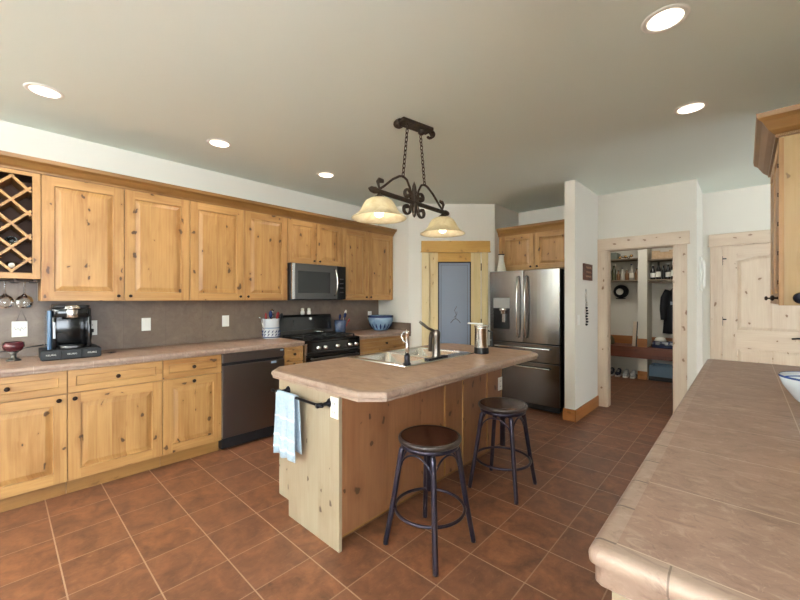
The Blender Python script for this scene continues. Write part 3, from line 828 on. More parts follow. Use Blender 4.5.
# wall plates on the backsplash
def plate(name, label, fr, u, v, w=0.072, h=0.118, kind='switch', cat=None):
    o = fr @ Vector((u, v, 0))
    t = thing(name, label, cat or 'wall plate', o[:])
    m = M(t, fr); m.box(u-w/2, u+w/2, v-h/2, v+h/2, 0.0, 0.006); m.build('cover_plate', WHITE, t, 0.002)
    if kind == 'switch':
        m = M(t, fr); m.box(u-0.017, u+0.017, v-0.034, v+0.034, 0.006, 0.010); m.build('rocker', WHITE, t, 0.001)
    else:
        for s_ in (-0.024, 0.024):
            m = M(t, fr); m.box(u-0.017, u+0.017, v+s_-0.016, v+s_+0.016, 0.006, 0.008)
            r = m.build('receptacle', WHITE, t, 0.001)
            m = M(t, fr)
            for q in (-0.007, 0.007): m.box(u+q-0.0015, u+q+0.0015, v+s_-0.006, v+s_+0.006, 0.008, 0.0084)
            m.build('slots', BLACK, r)
    return t
FS = FPX_(XL+0.012)
plate('light_switch', 'white switch plate on the backsplash, first right of the coffee maker', FS, 0.93, 1.145, kind='switch', cat='switch')
plate('light_switch', 'white switch plate on the backsplash, nearest the utensil crock', FS, 1.65, 1.145, kind='switch', cat='switch')
plate('wall_outlet', 'white outlet with a black plug beside the coffee maker', FS, 0.535, 1.135, 0.078, 0.125, kind='outlet', cat='outlet')
plate('wall_outlet', 'white outlet on the backsplash behind the blue bowl', FS, 3.735, 1.14, kind='outlet', cat='outlet')

# coffee maker on a pod drawer
pdw = thing('pod_drawer', 'low black coffee pod drawer under the coffee maker', 'drawer unit', (-3.78, 0.375, 0.936))
m = M(pdw); m.box(-3.94, -3.66, 0.205, 0.535, 0.9355, 1.012); m.build('body', BLACK, pdw, 0.006)
for k in range(3):
    yy = 0.255+k*0.115
    m = M(pdw); m.box(-3.66, -3.652, yy-0.055, yy+0.055, 0.942, 1.006); dr = m.build('drawer', BLACK, pdw, 0.003)
    cu = bpy.data.curves.new('lettering', 'FONT'); cu.body = 'KEURIG'; cu.size = 0.016; cu.align_x = 'CENTER'; cu.align_y = 'CENTER'; cu.extrude = 0.0004
    to = bpy.data.objects.new('lettering_src', cu); C.objects.link(to)
    me = bpy.data.meshes.new_from_object(to.evaluated_get(bpy.context.evaluated_depsgraph_get()))
    bpy.data.objects.remove(to, do_unlink=True)
    me.transform(Matrix.Translation(-Vector(pdw['_o'])) @ FPX_(-3.6515) @ Matrix.Translation((yy, 0.975, 0)))
    me.materials.clear(); me.materials.append(PALEINK)
    lo = bpy.data.objects.new('lettering', me); C.objects.link(lo); lo.parent = dr
cm = thing('coffee_maker', 'black single-cup coffee maker standing on the pod drawer', 'coffee maker', (-3.80, 0.375, 1.012))
def rrect(x0, x1, y0, y1, r, n=5):
    pts = []
    for cx_, cy_, a0 in ((x1-r, y1-r, 0), (x0+r, y1-r, 90), (x0+r, y0+r, 180), (x1-r, y0+r, 270)):
        for i in range(n+1):
            a = math.radians(a0+90*i/n); pts.append((cx_+r*math.cos(a), cy_+r*math.sin(a)))
    return pts
m = M(cm); m.sm = True
m.prism(rrect(-3.93, -3.82, 0.262, 0.488, 0.03), 1.0125, 1.30); m.prism(rrect(-3.93, -3.69, 0.262, 0.488, 0.04), 1.245, 1.31)
for yy in (0.262, 0.462): m.prism(rrect(-3.83, -3.70, yy, yy+0.026, 0.01), 1.0125, 1.25)
m.sm = False; m.build('body', BLACKG, cm, 0.006)
m = M(cm); m.prism(rrect(-3.925, -3.70, 0.268, 0.482, 0.05), 1.31, 1.337); m.build('lid', BLACK, cm, 0.008)
m = M(cm); m.lathe([(0.05, 1.235), (0.055, 1.25), (0.055, 1.325), (0.048, 1.332), (0, 1.332)], (-3.735, 0.375, 0), 24, 'Z', True); hh = lbl(m.build('brew_head', SSH, cm), 'steel brew head')
m = M(cm); m.tube([(-3.70, 0.322, 1.305), (-3.672, 0.345, 1.312), (-3.668, 0.405, 1.312), (-3.70, 0.428, 1.305)], 0.007, 8); lbl(m.build('lever', CHROME, hh), 'pale lever')
m = M(cm); m.prism(rrect(-3.80, -3.685, 0.30, 0.45, 0.05), 1.0125, 1.032); m.build('drip_tray', BLKSTEEL, cm, 0.003)
m = M(cm); m.prism(rrect(-3.92, -3.70, 0.238, 0.2615, 0.0115), 1.0125, 1.295); lbl(m.build('water_tank', plain('blue_tank', lin(76, 102, 128), 0.1), cm, 0.003), 'translucent blue water tank')
m = M(cm); m.box(-3.7005, -3.6975, 0.268, 0.281, 1.09, 1.21); lbl(m.build('side_badge', plain('pale_badge', lin(170, 176, 182), 0.3), cm), 'pale vertical strip')
m = M(); m.tube([(-4.076, 0.535, 1.12), (-4.05, 0.535, 1.115), (-4.04, 0.53, 1.07), (-4.03, 0.52, 0.99), (-4.0, 0.515, 0.955), (-3.97, 0.52, 0.945)], 0.0045, 8)
cd = tag(m.build('power_cord', RUBBER), 'black cord plugged into the outlet by the coffee maker', 'cord')
m = M(); m.box(-4.0765, -4.045, 0.522, 0.548, 1.098, 1.128); m.build('plug', RUBBER, cd, 0.004)
m = M(); m.tube([(-4.02, -0.26, 0.9405), (-4.04, -0.05, 0.985), (-4.05, 0.06, 0.99), (-4.03, 0.15, 1.01), (-3.97, 0.2, 1.02), (-3.945, 0.232, 1.03)], 0.004, 8)
tag(m.build('power_cord', RUBBER), 'thin black cord running left from the coffee maker along the backsplash', 'cord')
t = thing('spoon', 'small black spoon lying right of the pod drawer', 'spoon', (-3.80, 0.60, 0.9355))
m = M(t); m.tube([(-3.80, 0.545, 0.942), (-3.80, 0.60, 0.944), (-3.81, 0.625, 0.942), (-3.82, 0.66, 0.941)], [0.004, 0.005, 0.016, 0.006], 8, True, False, (1, 0.35)); m.build('blade', BLACK, t)

# pedestal bowl, little sign
t = thing('pedestal_bowl', 'dark red bowl on a grey pedestal at the left edge of the counter', 'bowl', (-3.86, 0.072, 0.9355))
m = M(t); m.lathe([(0.0, 0.936), (0.042, 0.936), (0.040, 0.944), (0.016, 0.955), (0.014, 0.985), (0.03, 1.0), (0, 1.0)], (-3.86, 0.072, 0), 24); lbl(m.build('pedestal', BLKSTEEL, t), 'grey pedestal')
m = M(t); m.lathe([(0.02, 1.0), (0.046, 1.010), (0.058, 1.035), (0.055, 1.07), (0.050, 1.07), (0.053, 1.036), (0.04, 1.018), (0, 1.012)], (-3.86, 0.072, 0), 28, 'Z', True); m.build('bowl', REDG, t)
t = thing('wall_plaque', 'small square white plaque hanging on a string on the backsplash', 'sign', (XL+0.013, 0.11, 1.15))
m = M(t); m.box(XL+0.0125, XL+0.022, 0.066, 0.152, 1.09, 1.208); b_ = m.build('board', CREAM, t, 0.002)
m = M(t); m.tube([(XL+0.0225, 0.075+0.006*i, 1.15+0.022*math.sin(i*1.9)*(0.6+0.4*math.cos(i))) for i in range(12)], 0.0015, 6); m.build('script_word', INK, b_)
m = M(t); m.tube([(XL+0.0165, 0.09, 1.206), (XL+0.0165, 0.118, 1.30), (XL+0.0165, 0.146, 1.206)], 0.0015, 6); m.build('string', INK, t)

# utensil crock with its utensils
t = thing('utensil_crock', 'cream crock with a blue leaf band beside the range', 'crock', (-3.95, 2.10, 0.9355))
cx_, cy_ = -3.95, 2.105
m = M(t); m.lathe([(0.0, 0.936), (0.088, 0.936), (0.092, 0.945), (0.090, 1.145), (0.094, 1.152), (0.090, 1.158), (0.084, 1.15), (0.083, 0.95), (0, 0.948)], (cx_, cy_, 0), 32); ck = m.build('crock_wall', plain('pale_crock_glaze', lin(204, 208, 210), 0.25), t)
m = M(t); m.lathe([(0.0925, 0.947), (0.0925, 0.957)], (cx_, cy_, 0), 32)
for i in range(14):
    a = 2*PI*i/14; a2 = a+0.25
    for s_ in (0, 1):
        p0 = (cx_+0.0926*math.cos(a), cy_+0.0926*math.sin(a), 0.962+s_*0.035); p1 = (cx_+0.093*math.cos((a+a2)/2), cy_+0.093*math.sin((a+a2)/2), 0.985+s_*0.03); p2 = (cx_+0.0926*math.cos(a2), cy_+0.0926*math.sin(a2), 0.99+s_*0.04)
        m.tube([p0, p1, p2], [0.003, 0.010, 0.002], 6, True, False, (1, 0.6))
lbl(m.build('leaf_band', NAVY, ck), 'navy painted leaves round the base')
m = M(t); m.lathe([(0.0915, 1.05), (0.0918, 1.055), (0.0915, 1.06)], (cx_, cy_, 0), 32); m.build('grey_band', BLUEP, ck)
def utensil(name, label, dx, dy, tip, r, mat, head=0.02, group='utensils in the crock'):
    t = thing(name, label, 'utensil', (cx_+dx, cy_+dy, 0.95), group)
    b = Vector((cx_+dx, cy_+dy, 0.95)); e = Vector((cx_+tip[0], cy_+tip[1], tip[2]))
    m = M(t); m.tube([b, b.lerp(e, 0.72)], r, 8); m.build('handle', mat, t)
    m = M(t); m.tube([b.lerp(e, 0.70), b.lerp(e, 0.80), b.lerp(e, 0.92), e], [r, head, head*1.05, head*0.4], 10, True, False, (1, 0.35)); m.build('head', mat, t)
utensil('spatula', 'red spatula leaning right in the utensil crock', 0.03, 0.01, (0.06, 0.055, 1.235), 0.007, RED, 0.019)
utensil('spatula', 'red handled spatula leaning left in the utensil crock', -0.02, -0.03, (-0.02, -0.055, 1.225), 0.007, RED, 0.014)
utensil('ladle', 'steel ladle standing in the middle of the utensil crock', 0.0, 0.0, (0.02, 0.0, 1.265), 0.006, CHROME, 0.025)
utensil('spoon', 'black spoon leaning right over the rim of the crock', 0.02, 0.04, (0.02, 0.125, 1.215), 0.007, BLACK, 0.02)
utensil('whisk', 'steel utensil hanging far left over the crock rim', 0.0, -0.05, (0.03, -0.155, 1.19), 0.006, SSH, 0.014)
utensil('spoon', 'navy spoon between the two red spatulas in the crock', -0.03, 0.01, (0.045, -0.03, 1.25), 0.006, NAVY, 0.022)
# blue cup with tools
cx_, cy_ = -3.90, 3.05
t = thing('blue_cup', 'plain blue cup of tools right of the range', 'cup', (cx_, cy_, 0.9355))
m = M(t); m.lathe([(0.0, 0.936), (0.066, 0.936), (0.070, 0.945), (0.078, 1.10), (0.075, 1.104), (0.070, 1.098), (0.064, 0.95), (0, 0.946)], (cx_, cy_, 0), 28); m.build('cup_wall', BLUEC, t)
utensil('scissors', 'scissors with dark loops in the blue cup', 0.0, 0.02, (0.03, 0.065, 1.20), 0.006, NAVY, 0.022, 'tools in the blue cup')
utensil('peeler', 'white handled tool standing tallest in the blue cup', 0.01, 0.0, (0.0, 0.10, 1.235), 0.007, WHITE, 0.018, 'tools in the blue cup')
utensil('spoon', 'pink red spoon drooping right from the blue cup', 0.03, 0.03, (0.04, 0.125, 1.12), 0.006, RED, 0.02, 'tools in the blue cup')
utensil('spoon', 'dark blue spoon leaning left in the blue cup', -0.01, -0.02, (0.0, 0.0, 1.18), 0.006, NAVY, 0.02, 'tools in the blue cup')
# pale blue bowl
t = thing('mixing_bowl', 'pale blue stoneware bowl with dark leaf pattern near the return wall', 'bowl', (-3.83, 3.72, 0.9355))
m = M(t); m.lathe([(0.0, 0.936), (0.10, 0.936), (0.105, 0.95), (0.15, 1.0), (0.178, 1.08), (0.182, 1.142), (0.175, 1.145), (0.168, 1.08), (0.14, 1.01), (0.09, 0.96), (0, 0.955)], (-3.83, 3.722, 0), 36); bw = m.build('bowl_wall', BLUEP, t)
m = M(t); m.lathe([(0.1805, 1.118), (0.184, 1.13), (0.184, 1.144), (0.176, 1.147)], (-3.83, 3.722, 0), 36)
lbl(m.build('rim_band', NAVY, bw), 'navy rim')
m = M(t)
for i in range(16):
    a = 2*PI*i/16; q = lambda r, z: (-3.83+r*math.cos(a), 3.722+r*math.sin(a), z)
    m.tube([q(0.108, 0.95), q(0.135, 0.978), q(0.154, 1.005), q(0.166, 1.035)], [0.002, 0.011, 0.010, 0.002], 6, True, False, (1, 0.4))
m.build('leaf_pattern', NAVY, bw)

# ================================================================== ISLAND
isl = thing('kitchen_island', 'knotty wood island base with plank sides', 'island', (-1.93, 2.18, 0))
IX0, IX1, IY0, IY1 = -2.25, -1.615, 1.275, 3.10
m = M(isl); m.box(IX0+0.02, IX1-0.022, IY0, IY1-0.02, 0.10, 0.7)
m.box(IX0+0.02, -2.19, IY0, IY1-0.02, 0.7, 0.886); m.box(-1.66, IX1-0.022, IY0, IY1-0.02, 0.7, 0.886)
m.build('body', W_HONH, isl)
m = M(isl); m.box(IX0+0.125, IX1-0.09, IY0, IY1-0.06, 0.0, 0.10); m.build('toe_kick', W_CROWN, isl)  # darker wood carries the shade under the island base in its colour
m = M(isl, FNY_(IY0)); m.prism([(IX0, 0.10), (IX0+0.118, 0.10), (IX0+0.118, 0.0), (IX1, 0.0), (IX1, 0.886), (IX0, 0.886)], 0.0, 0.02); m.build('end_panel', W_END, isl, 0.002)
yy = IY0
W_ISL = wood('island_side', lin(154, 108, 74), lin(124, 82, 54), KNOT, board=0.16)
for a, b in ((IY0, 2.215), (2.235, 2.455), (2.475, 2.825), (2.845, IY1)):
    m = M(isl, FPX_(IX1-0.022)); m.box(a+0.002, b-0.002, 0.085, 0.886, 0, 0.022); m.build('side_panel', W_ISL, isl, 0.003)
for y in (2.225, 2.465, 2.835):
    m = M(isl, FPX_(IX1-0.022)); m.box(y-0.008, y+0.008, 0.085, 0.886, 0, 0.027); m.build('batten', W_HON, isl, 0.003)
m = M(isl); m.box(IX0, IX1, IY1-0.02, IY1, 0.085, 0.886); m.build('far_panel', W_HON, isl, 0.002)
F = FNX_(IX0+0.02)
for k in range(4):
    a = -IY1+0.02+k*0.45
    m = M(isl, F); door_leaf(m, a+0.003, a+0.447, 0.115, 0.72, 0.018); do = m.build('door', [W_HON, W_HONH], isl, 0.0015)
    knob(do, F, a+0.40, 0.68, 0.018, root=isl)
    m = M(isl, F); door_leaf(m, a+0.003, a+0.447, 0.728, 0.88, 0.018, 0.042, False); m.build('drawer', [W_HONH, W_HONH], isl, 0.0015)

TX0, TX1, TY0, TY1, CH = -2.265, -1.248, 1.155, 3.12, 0.10
SKX0, SKX1, SKY0, SKY1 = -2.205, -1.625, 1.80, 2.64
it = thing('island_countertop', 'tan tiled island countertop with clipped corners', 'countertop', (-1.76, 2.14, 0.8875))
def oct_(x0, x1, y0, y1, c): return [(x0+c, y0), (x1-c, y0), (x1, y0+c), (x1, y1-c), (x1-c, y1), (x0+c, y1), (x0, y1-c), (x0, y0+c)]
W_ = 0.045
m = M(it)
outer = oct_(TX0+W_, TX1-W_, TY0+W_, TY1-W_, CH-0.02)
hole = (SKX0+0.012, SKX1-0.012, SKY0+0.012, SKY1-0.012)
hp = [(hole[0], hole[2]), (hole[1], hole[2]), (hole[1], hole[3]), (hole[0], hole[3])]
for z, rev in ((0.935, False), (0.8875, True)):
    vo = [m.v((p[0], p[1], z)) for p in outer]; vh = [m.v((p[0], p[1], z)) for p in hp]
    # four fans between outline and sink hole
    for q in ([vo[7], vo[0], vo[1], vh[1], vh[0]], [vo[1], vo[2], vo[3], vo[4], vh[2], vh[1]], [vo[4], vo[5], vo[6], vh[3], vh[2]], [vo[6], vo[7], vh[0], vh[3]]):
        m.f(q[::-1] if rev else q)
m.rings([[(p[0], p[1], 0.8875) for p in hp], [(p[0], p[1], 0.935) for p in hp]], True, False, False)
m.rings([[(p[0], p[1], 0.8875) for p in outer], [(p[0], p[1], 0.935) for p in outer]], True, False, False)
ISTOP = counter_tiles('island_tile', 0.30, -2.24, 0.30, -0.94, lin(150, 118, 94), lin(168, 136, 112), lin(138, 110, 90), 0.0028)
m.build('tile_top', ISTOP, it)
m = M(it)
full = oct_(TX0, TX1, TY0, TY1, CH)
def lerp_loop(t):  # t in 0..W_
    k = t / W_
    return [(a[0]+(b[0]-a[0])*k, a[1]+(b[1]-a[1])*k) for a, b in zip(outer, full)]
pr = [(0.0, 0.935), (0.028, 0.935)] + [(0.028+0.017*math.sin(PI/2*i/5), 0.918+0.017*math.cos(PI/2*i/5)) for i in range(1, 6)] + [(0.044, 0.908), (0.038, 0.902), (0.038, 0.889), (0.034, 0.8876), (0.0, 0.8876)]
m.rings([[(p[0], p[1], z) for p in lerp_loop(a)] for a, z in pr], True, False, False)
m.build('edge_trim', TRIM_T, it)

# sink
sk = thing('kitchen_sink', 'double bowl stainless sink set into the island', 'sink', ((SKX0+SKX1)/2, (SKY0+SKY1)/2, 0.72))
m = M(sk); zt = 0.9425
mid = 2.20
bx0, bx1 = SKX0+0.045, SKX1-0.095
bowls = [(bx0, bx1, SKY0+0.045, mid-0.016), (bx0, bx1, mid+0.016, SKY1-0.045)]
xs = [SKX0, bx0, bx1, SKX1]; ys = [SKY0, bowls[0][2], bowls[0][3], bowls[1][2], bowls[1][3], SKY1]
for i in range(3):
    for j in range(5):
        if i == 1 and j in (1, 3): continue
        m.poly([(xs[i], ys[j], zt), (xs[i+1], ys[j], zt), (xs[i+1], ys[j+1], zt), (xs[i], ys[j+1], zt)])
m.rings([[(p[0], p[1], z) for p in ((SKX0-e, SKY0-e), (SKX1+e, SKY0-e), (SKX1+e, SKY1+e), (SKX0-e, SKY1+e))] for z, e in ((zt, 0), (0.9365, 0.006))], True, False, False)
m.build('rim', SINK, sk)
for b in bowls:
    m = M(sk); rr = []
    for z, e in ((zt, 0), (0.93, 0.006), (0.78, 0.018), (0.755, 0.04), (0.75, 0.08)):
        rr.append([(p[0], p[1], z) for p in rrect(b[0]+e, b[1]-e, b[2]+e, b[3]-e, 0.0015 if e == 0 else 0.04, 5)])
    m.sm = True; m.rings(rr, True, False, True); bo_ = m.build('basin', SINK, sk)
    m = M(sk); m.lathe([(0.042, 0.7505), (0.042, 0.753), (0.03, 0.7515), (0, 0.7515)], ((b[0]+b[1])/2, (b[2]+b[3])/2, 0), 20); m.build('drain', CHROME, bo_)
fx, fy = -1.672, 2.20
fa = thing('kitchen_faucet', 'brushed nickel faucet with upright lever behind the sink', 'faucet', (fx, fy, 0.9425))
m = M(fa); m.prism(rrect(fx-0.03, fx+0.03, fy-0.125, fy+0.125, 0.028), 0.9428, 0.955); lbl(m.build('base_plate', ORBDK, fa, 0.003), 'dark base plate')
m = M(fa); m.lathe([(0.034, 0.955), (0.029, 0.97), (0.026, 1.08), (0.030, 1.11), (0.029, 1.135), (0.018, 1.152), (0, 1.154)], (fx, fy, 0), 22); m.build('column', BRNICKEL, fa)
m = M(fa); m.tube([(fx, fy, 1.115), (fx-0.025, fy, 1.135), (fx-0.048, fy, 1.125), (fx-0.055, fy, 1.09), (fx-0.056, fy, 0.99)], [0.018, 0.015, 0.013, 0.014, 0.017], 12); m.build('spout', BRNICKEL, fa)
m = M(fa); m.tube([(fx-0.005, fy-0.01, 1.14), (fx-0.04, fy-0.05, 1.165), (fx-0.07, fy-0.085, 1.20), (fx-0.08, fy-0.1, 1.215)], [0.011, 0.010, 0.012, 0.010], 10); m.build('lever', BRNICKEL, fa)
sx, sy = -1.655, 1.855
sp = thing('side_sprayer', 'slim chrome sprayer at the near corner of the sink', 'faucet', (sx, sy, 0.9425))
m = M(sp); m.lathe([(0.026, 0.9428), (0.026, 0.95), (0.020, 0.956), (0.019, 1.0), (0.017, 1.01), (0, 1.01)], (sx, sy, 0), 18, 'Z', True); lbl(m.build('base_collar', ORBDK, sp), 'dark collar')
m = M(sp); m.lathe([(0.014, 1.01), (0.013, 1.06), (0.011, 1.09), (0.013, 1.15), (0.015, 1.165), (0, 1.17)], (sx, sy, 0), 18, 'Z', True); m.build('stem', CHROME, sp)
m = M(sp); m.tube([(sx, sy, 1.08), (sx-0.03, sy-0.006, 1.10), (sx-0.045, sy-0.01, 1.13), (sx-0.03, sy-0.006, 1.155), (sx, sy, 1.16)], 0.006, 10); m.build('trigger', CHROME, sp)
kx, ky = -1.585, 2.69
kn = thing('steel_canister', 'steel canister with white lid lever beside the sink', 'canister', (kx, ky, 0.935))
m = M(kn); m.lathe([(0.0, 0.9355), (0.056, 0.9355), (0.057, 0.95), (0.054, 1.14), (0.056, 1.152), (0, 1.152)], (kx, ky, 0), 26); m.build('body', CHROME, kn)
m = M(kn); m.lathe([(0.058, 1.152), (0.058, 1.164), (0.04, 1.170), (0, 1.171)], (kx, ky, 0), 26, 'Z', True); m.build('lid', SSH, kn)
m = M(kn); m.box(kx-0.125, kx+0.01, ky-0.012, ky+0.012, 1.171, 1.182); lbl(m.build('lid_lever', WHITE, kn, 0.003), 'white lever')
m = M(kn); m.lathe([(0.0585, 0.9355), (0.060, 0.945), (0.0575, 0.985)], (kx, ky, 0), 26); lbl(m.build('foot_band', BLACK, kn), 'black foot band')
m = M(kn); m.tube([(kx+0.036, ky+0.04, 1.12), (kx+0.06, ky+0.07, 1.11), (kx+0.06, ky+0.07, 1.0), (kx+0.036, ky+0.04, 0.99)], 0.007, 8); m.build('handle', BLACK, kn)

# towel bar, towel, plates on the island
EY = IY0-0.02
tb = thing('towel_bar', 'dark bronze towel bar across the end of the island', 'towel bar', (-1.94, EY, 0.80))
for xx in (-2.135, -1.70):
    m = M(tb); m.lathe([(0.026, 0), (0.024, -0.006), (0.011, -0.02), (0.009, -0.05), (0.014, -0.055), (0.014, -0.085), (0.0, -0.088)], (xx, EY, 0.80), 18, 'Y'); m.build('bracket', ORBDK, tb)
m = M(tb); m.tube([(-2.215, EY-0.07, 0.80), (-2.205, EY-0.07, 0.80), (-2.19, EY-0.07, 0.80), (-1.74, EY-0.07, 0.80), (-1.69, EY-0.07, 0.80), (-1.665, EY-0.07, 0.80)], [0.006, 0.011, 0.008, 0.008, 0.011, 0.006], 12); m.build('bar', ORBDK, tb)
tw = thing('hand_towel', 'pale blue striped towel hanging over the towel bar', 'towel', (-2.03, EY-0.07, 0.80))
def towel_sheet(m, x0, x1, front_z, back_z, ybar, rad, shift=0.0):
    prof = []
    zt_ = 0.80
    for i in range(9): prof.append((ybar-rad-0.012*(1-i/8)-0.001, front_z+(zt_-front_z)*i/8))
    for i in range(1, 8):
        a = PI - PI*i/8; prof.append((ybar+rad*math.cos(a), zt_+rad*math.sin(a)))
    for i in range(9): prof.append((ybar+rad+0.010*(i/8), zt_-(zt_-back_z)*i/8))
    n = 12; rs = []
    for k in range(n+1):
        x = x0+(x1-x0)*k/n; row = []
        for j, (y, z) in enumerate(prof):
            low = max(0.0, min(1.0, (0.80-z)/0.3))
            row.append((x+shift*low+0.012*low*math.sin(z*9), y-0.010*low*math.sin(k*1.35+z*3)*(1 if j < 12 else 0.5), z+0.006*math.sin(k*0.9)*low))
        rs.append(row)
    m.sm = True; m.rings(rs, False, False, False)
m = M(tw); towel_sheet(m, -2.135, -1.925, 0.435, 0.47, EY-0.07, 0.014, 0.02); m.build('cloth', TOWEL, tw, 0, 0.005)
m = M(tw)
for zz in (0.66, 0.545, 0.475):
    rs = []
    for k in range(13):
        x = -2.135+0.21*k/12
        row = []
        for z in (zz, zz+0.012):
            low = max(0.0, min(1.0, (0.80-z)/0.3)); i8 = (z-0.435)/(0.365)
            row.append((x+0.02*low+0.012*low*math.sin(z*9), EY-0.07-0.014-0.012*(1-i8)-0.0048-0.010*low*math.sin(k*1.35+z*3), z+0.006*math.sin(k*0.9)*low))
        rs.append(row)
    m.rings(rs, False, False, False)
lbl(m.build('woven_stripes', TOWELW, tw), 'white woven stripes')
plate('wall_outlet', 'white outlet plate on the near end of the island', FNY_(EY), -1.652, 0.783, 0.07, 0.116, kind='outlet', cat='outlet')
plate('wall_outlet', 'small white outlet plate far along the island side', FPX_(IX1), 3.06, 0.62, 0.07, 0.116, kind='outlet', cat='outlet')

# ================================================================== STOOLS
st = thing('bar_stool', 'round dark wood stool with iron legs nearest the camera', 'stool', (-1.31, 1.66, 0), 'bar stools at the island')
m = M(); m.lathe([(0.0, 0.5785), (0.160, 0.5785), (0.164, 0.609), (0.15, 0.609), (0.08, 0.603), (0, 0.602)], (0, 0, 0), 40); se = m.build('seat', W_SEAT, st)
m = M(); m.lathe([(0.1645, 0.5785), (0.174, 0.582), (0.178, 0.592), (0.178, 0.601), (0.173, 0.609), (0.1645, 0.610)], (0, 0, 0), 40); lbl(m.build('seat_rim', mottled('worn_rim', lin(76, 66, 62), lin(54, 42, 40), 20, 0.35, 0.2), se), 'worn greyish rim')
m = M(); m.lathe([(0.150, 0.552), (0.164, 0.556), (0.164, 0.5775), (0.12, 0.5775), (0.118, 0.555)], (0, 0, 0), 40, 'Z'); m.build('seat_ring', STEELBL, st)
m = M(); m.lathe([(0.0, 0.30), (0.020, 0.30), (0.020, 0.5), (0.03, 0.505), (0.03, 0.555), (0.10, 0.565), (0.10, 0.577), (0, 0.577)], (0, 0, 0), 20); m.build('screw_column', STEELBL, st)
for sx_ in (-1, 1):
    for sy_ in (-1, 1):
        pts = [(0.104, 0.548), (0.112, 0.53), (0.117, 0.49), (0.148, 0.22), (0.176, 0.012), (0.176, 0.0)]
        m = M(); m.tube([(sx_*a, sy_*a, z) for a, z in pts], [0.014, 0.0165, 0.0165, 0.0155, 0.0145, 0.0145], 10, True, False, (1, 1)); lg = m.build('leg', STEELBL, st)
        m = M(); m.tube([(sx_*0.040, sy_*0.040, 0.548), (sx_*0.104, sy_*0.104, 0.548)], 0.012, 8); m.build('top_bracket', STEELBL, lg)
for k in range(4):
    a = k*PI/2
    pts = []
    for i in range(13):
        q = -1+2*i/12
        rr_ = 0.122 - 0.0
        x = q*0.119; z = 0.42 + 0.105*(1-q*q)**0.6
        pts.append((x*math.cos(a)-0.119*math.sin(a), x*math.sin(a)+0.119*math.cos(a), z))
    m = M(); m.tube(pts, 0.0055, 8); m.build('arch_brace', STEELBL, st)
m = M(); m.tube([(0.196*math.cos(2*PI*i/40), 0.196*math.sin(2*PI*i/40), 0.205) for i in range(40)], 0.009, 8, False, True); m.build('foot_ring', STEELBL, st)
for (x, y) in ((0.2065, 0), ): pass
copy_thing(st, (-1.315, 2.535, 0), 'round dark wood stool with iron legs, farther one near the refrigerator', 0.06)

# ================================================================== PENDANT
ch = thing('pendant_chandelier', 'scrolled bronze chandelier with two cream glass shades over the island', 'chandelier', (-1.855, 2.16, 2.115), None, math.radians(3.0))
m = M(); zc = H-2.115
m.box(-0.05, 0.05, -0.15, 0.15, zc-0.028, zc-0.0005)
CPR = Matrix.Translation((0, 0.01, 0)) @ Matrix.Rotation(math.radians(-13), 4, 'Z')
bmesh.ops.transform(m.bm, matrix=CPR, verts=m.bm.verts)
cpy = m.build('canopy', IRON, ch, 0.006)
for s_ in (-1, 1):
    m = M(None, CPR); pts = [(0, s_*(0.15+0.034*math.sin(a)), zc-0.012-0.028*(1-math.cos(a))) for a in [PI*1.25*i/9 for i in range(10)]]
    m.tube(pts, [0.03]*6+[0.026, 0.022, 0.018, 0.012], 8, True, False, (1, 0.25)); m.build('scroll_end', IRON, cpy)
m = M(); m.lathe([(0.028, zc-0.028), (0.026, zc-0.05), (0.012, zc-0.062), (0, zc-0.064)], (0.01, 0.08, 0), 14); m.build('chain_boss', IRON, cpy)
m = M(); m.lathe([(0.012, zc-0.028), (0.012, zc-0.036), (0, zc-0.038)], (-0.01, -0.08, 0), 12); m.build('chain_boss', IRON, cpy)
def chain(p0, p1, n):
    m = M(); p0, p1 = Vector(p0), Vector(p1)
    for k in range(n):
        c = p0.lerp(p1, (k+0.5)/n); L = (p1-p0).length/n*0.66
        pts = []
        for i in range(12):
            a = 2*PI*i/12; w = 0.0105*math.cos(a); l = L*math.sin(a)
            pts.append((c.x+(w if k % 2 else 0), c.y+(0 if k % 2 else w), c.z+l))
        m.tube(pts, 0.0034, 6, False, True)
    return m
chain((0, -0.08, zc-0.034), (0, -0.135, 0.165), 12).build('chain', IRON, ch)
chain((0, 0.08, zc-0.06), (0, 0.135, 0.165), 14).build('chain', IRON, ch)
m = M(); m.tube([(0, y, 0.0) for y in (-0.495, -0.47, -0.435, -0.40, 0.40, 0.435, 0.47, 0.495)], [0.004, 0.019, 0.024, 0.017, 0.017, 0.024, 0.019, 0.004], 12); m.build('crossbar', IRON, ch)
m = M(); m.lathe([(0, -0.115), (0.012, -0.10), (0.018, -0.07), (0.016, 0.06), (0.022, 0.08), (0.014, 0.13), (0.0, 0.165)], (0, 0, 0), 14); m.build('centre_spindle', IRON, ch)
def spiral(c, r0, r1, a0, turns, y_sign, n=16):
    return [(0, c[0]+y_sign*(r0+(r1-r0)*i/n)*math.cos(a0+turns*2*PI*i/n), c[1]+(r0+(r1-r0)*i/n)*math.sin(a0+turns*2*PI*i/n)) for i in range(n+1)]
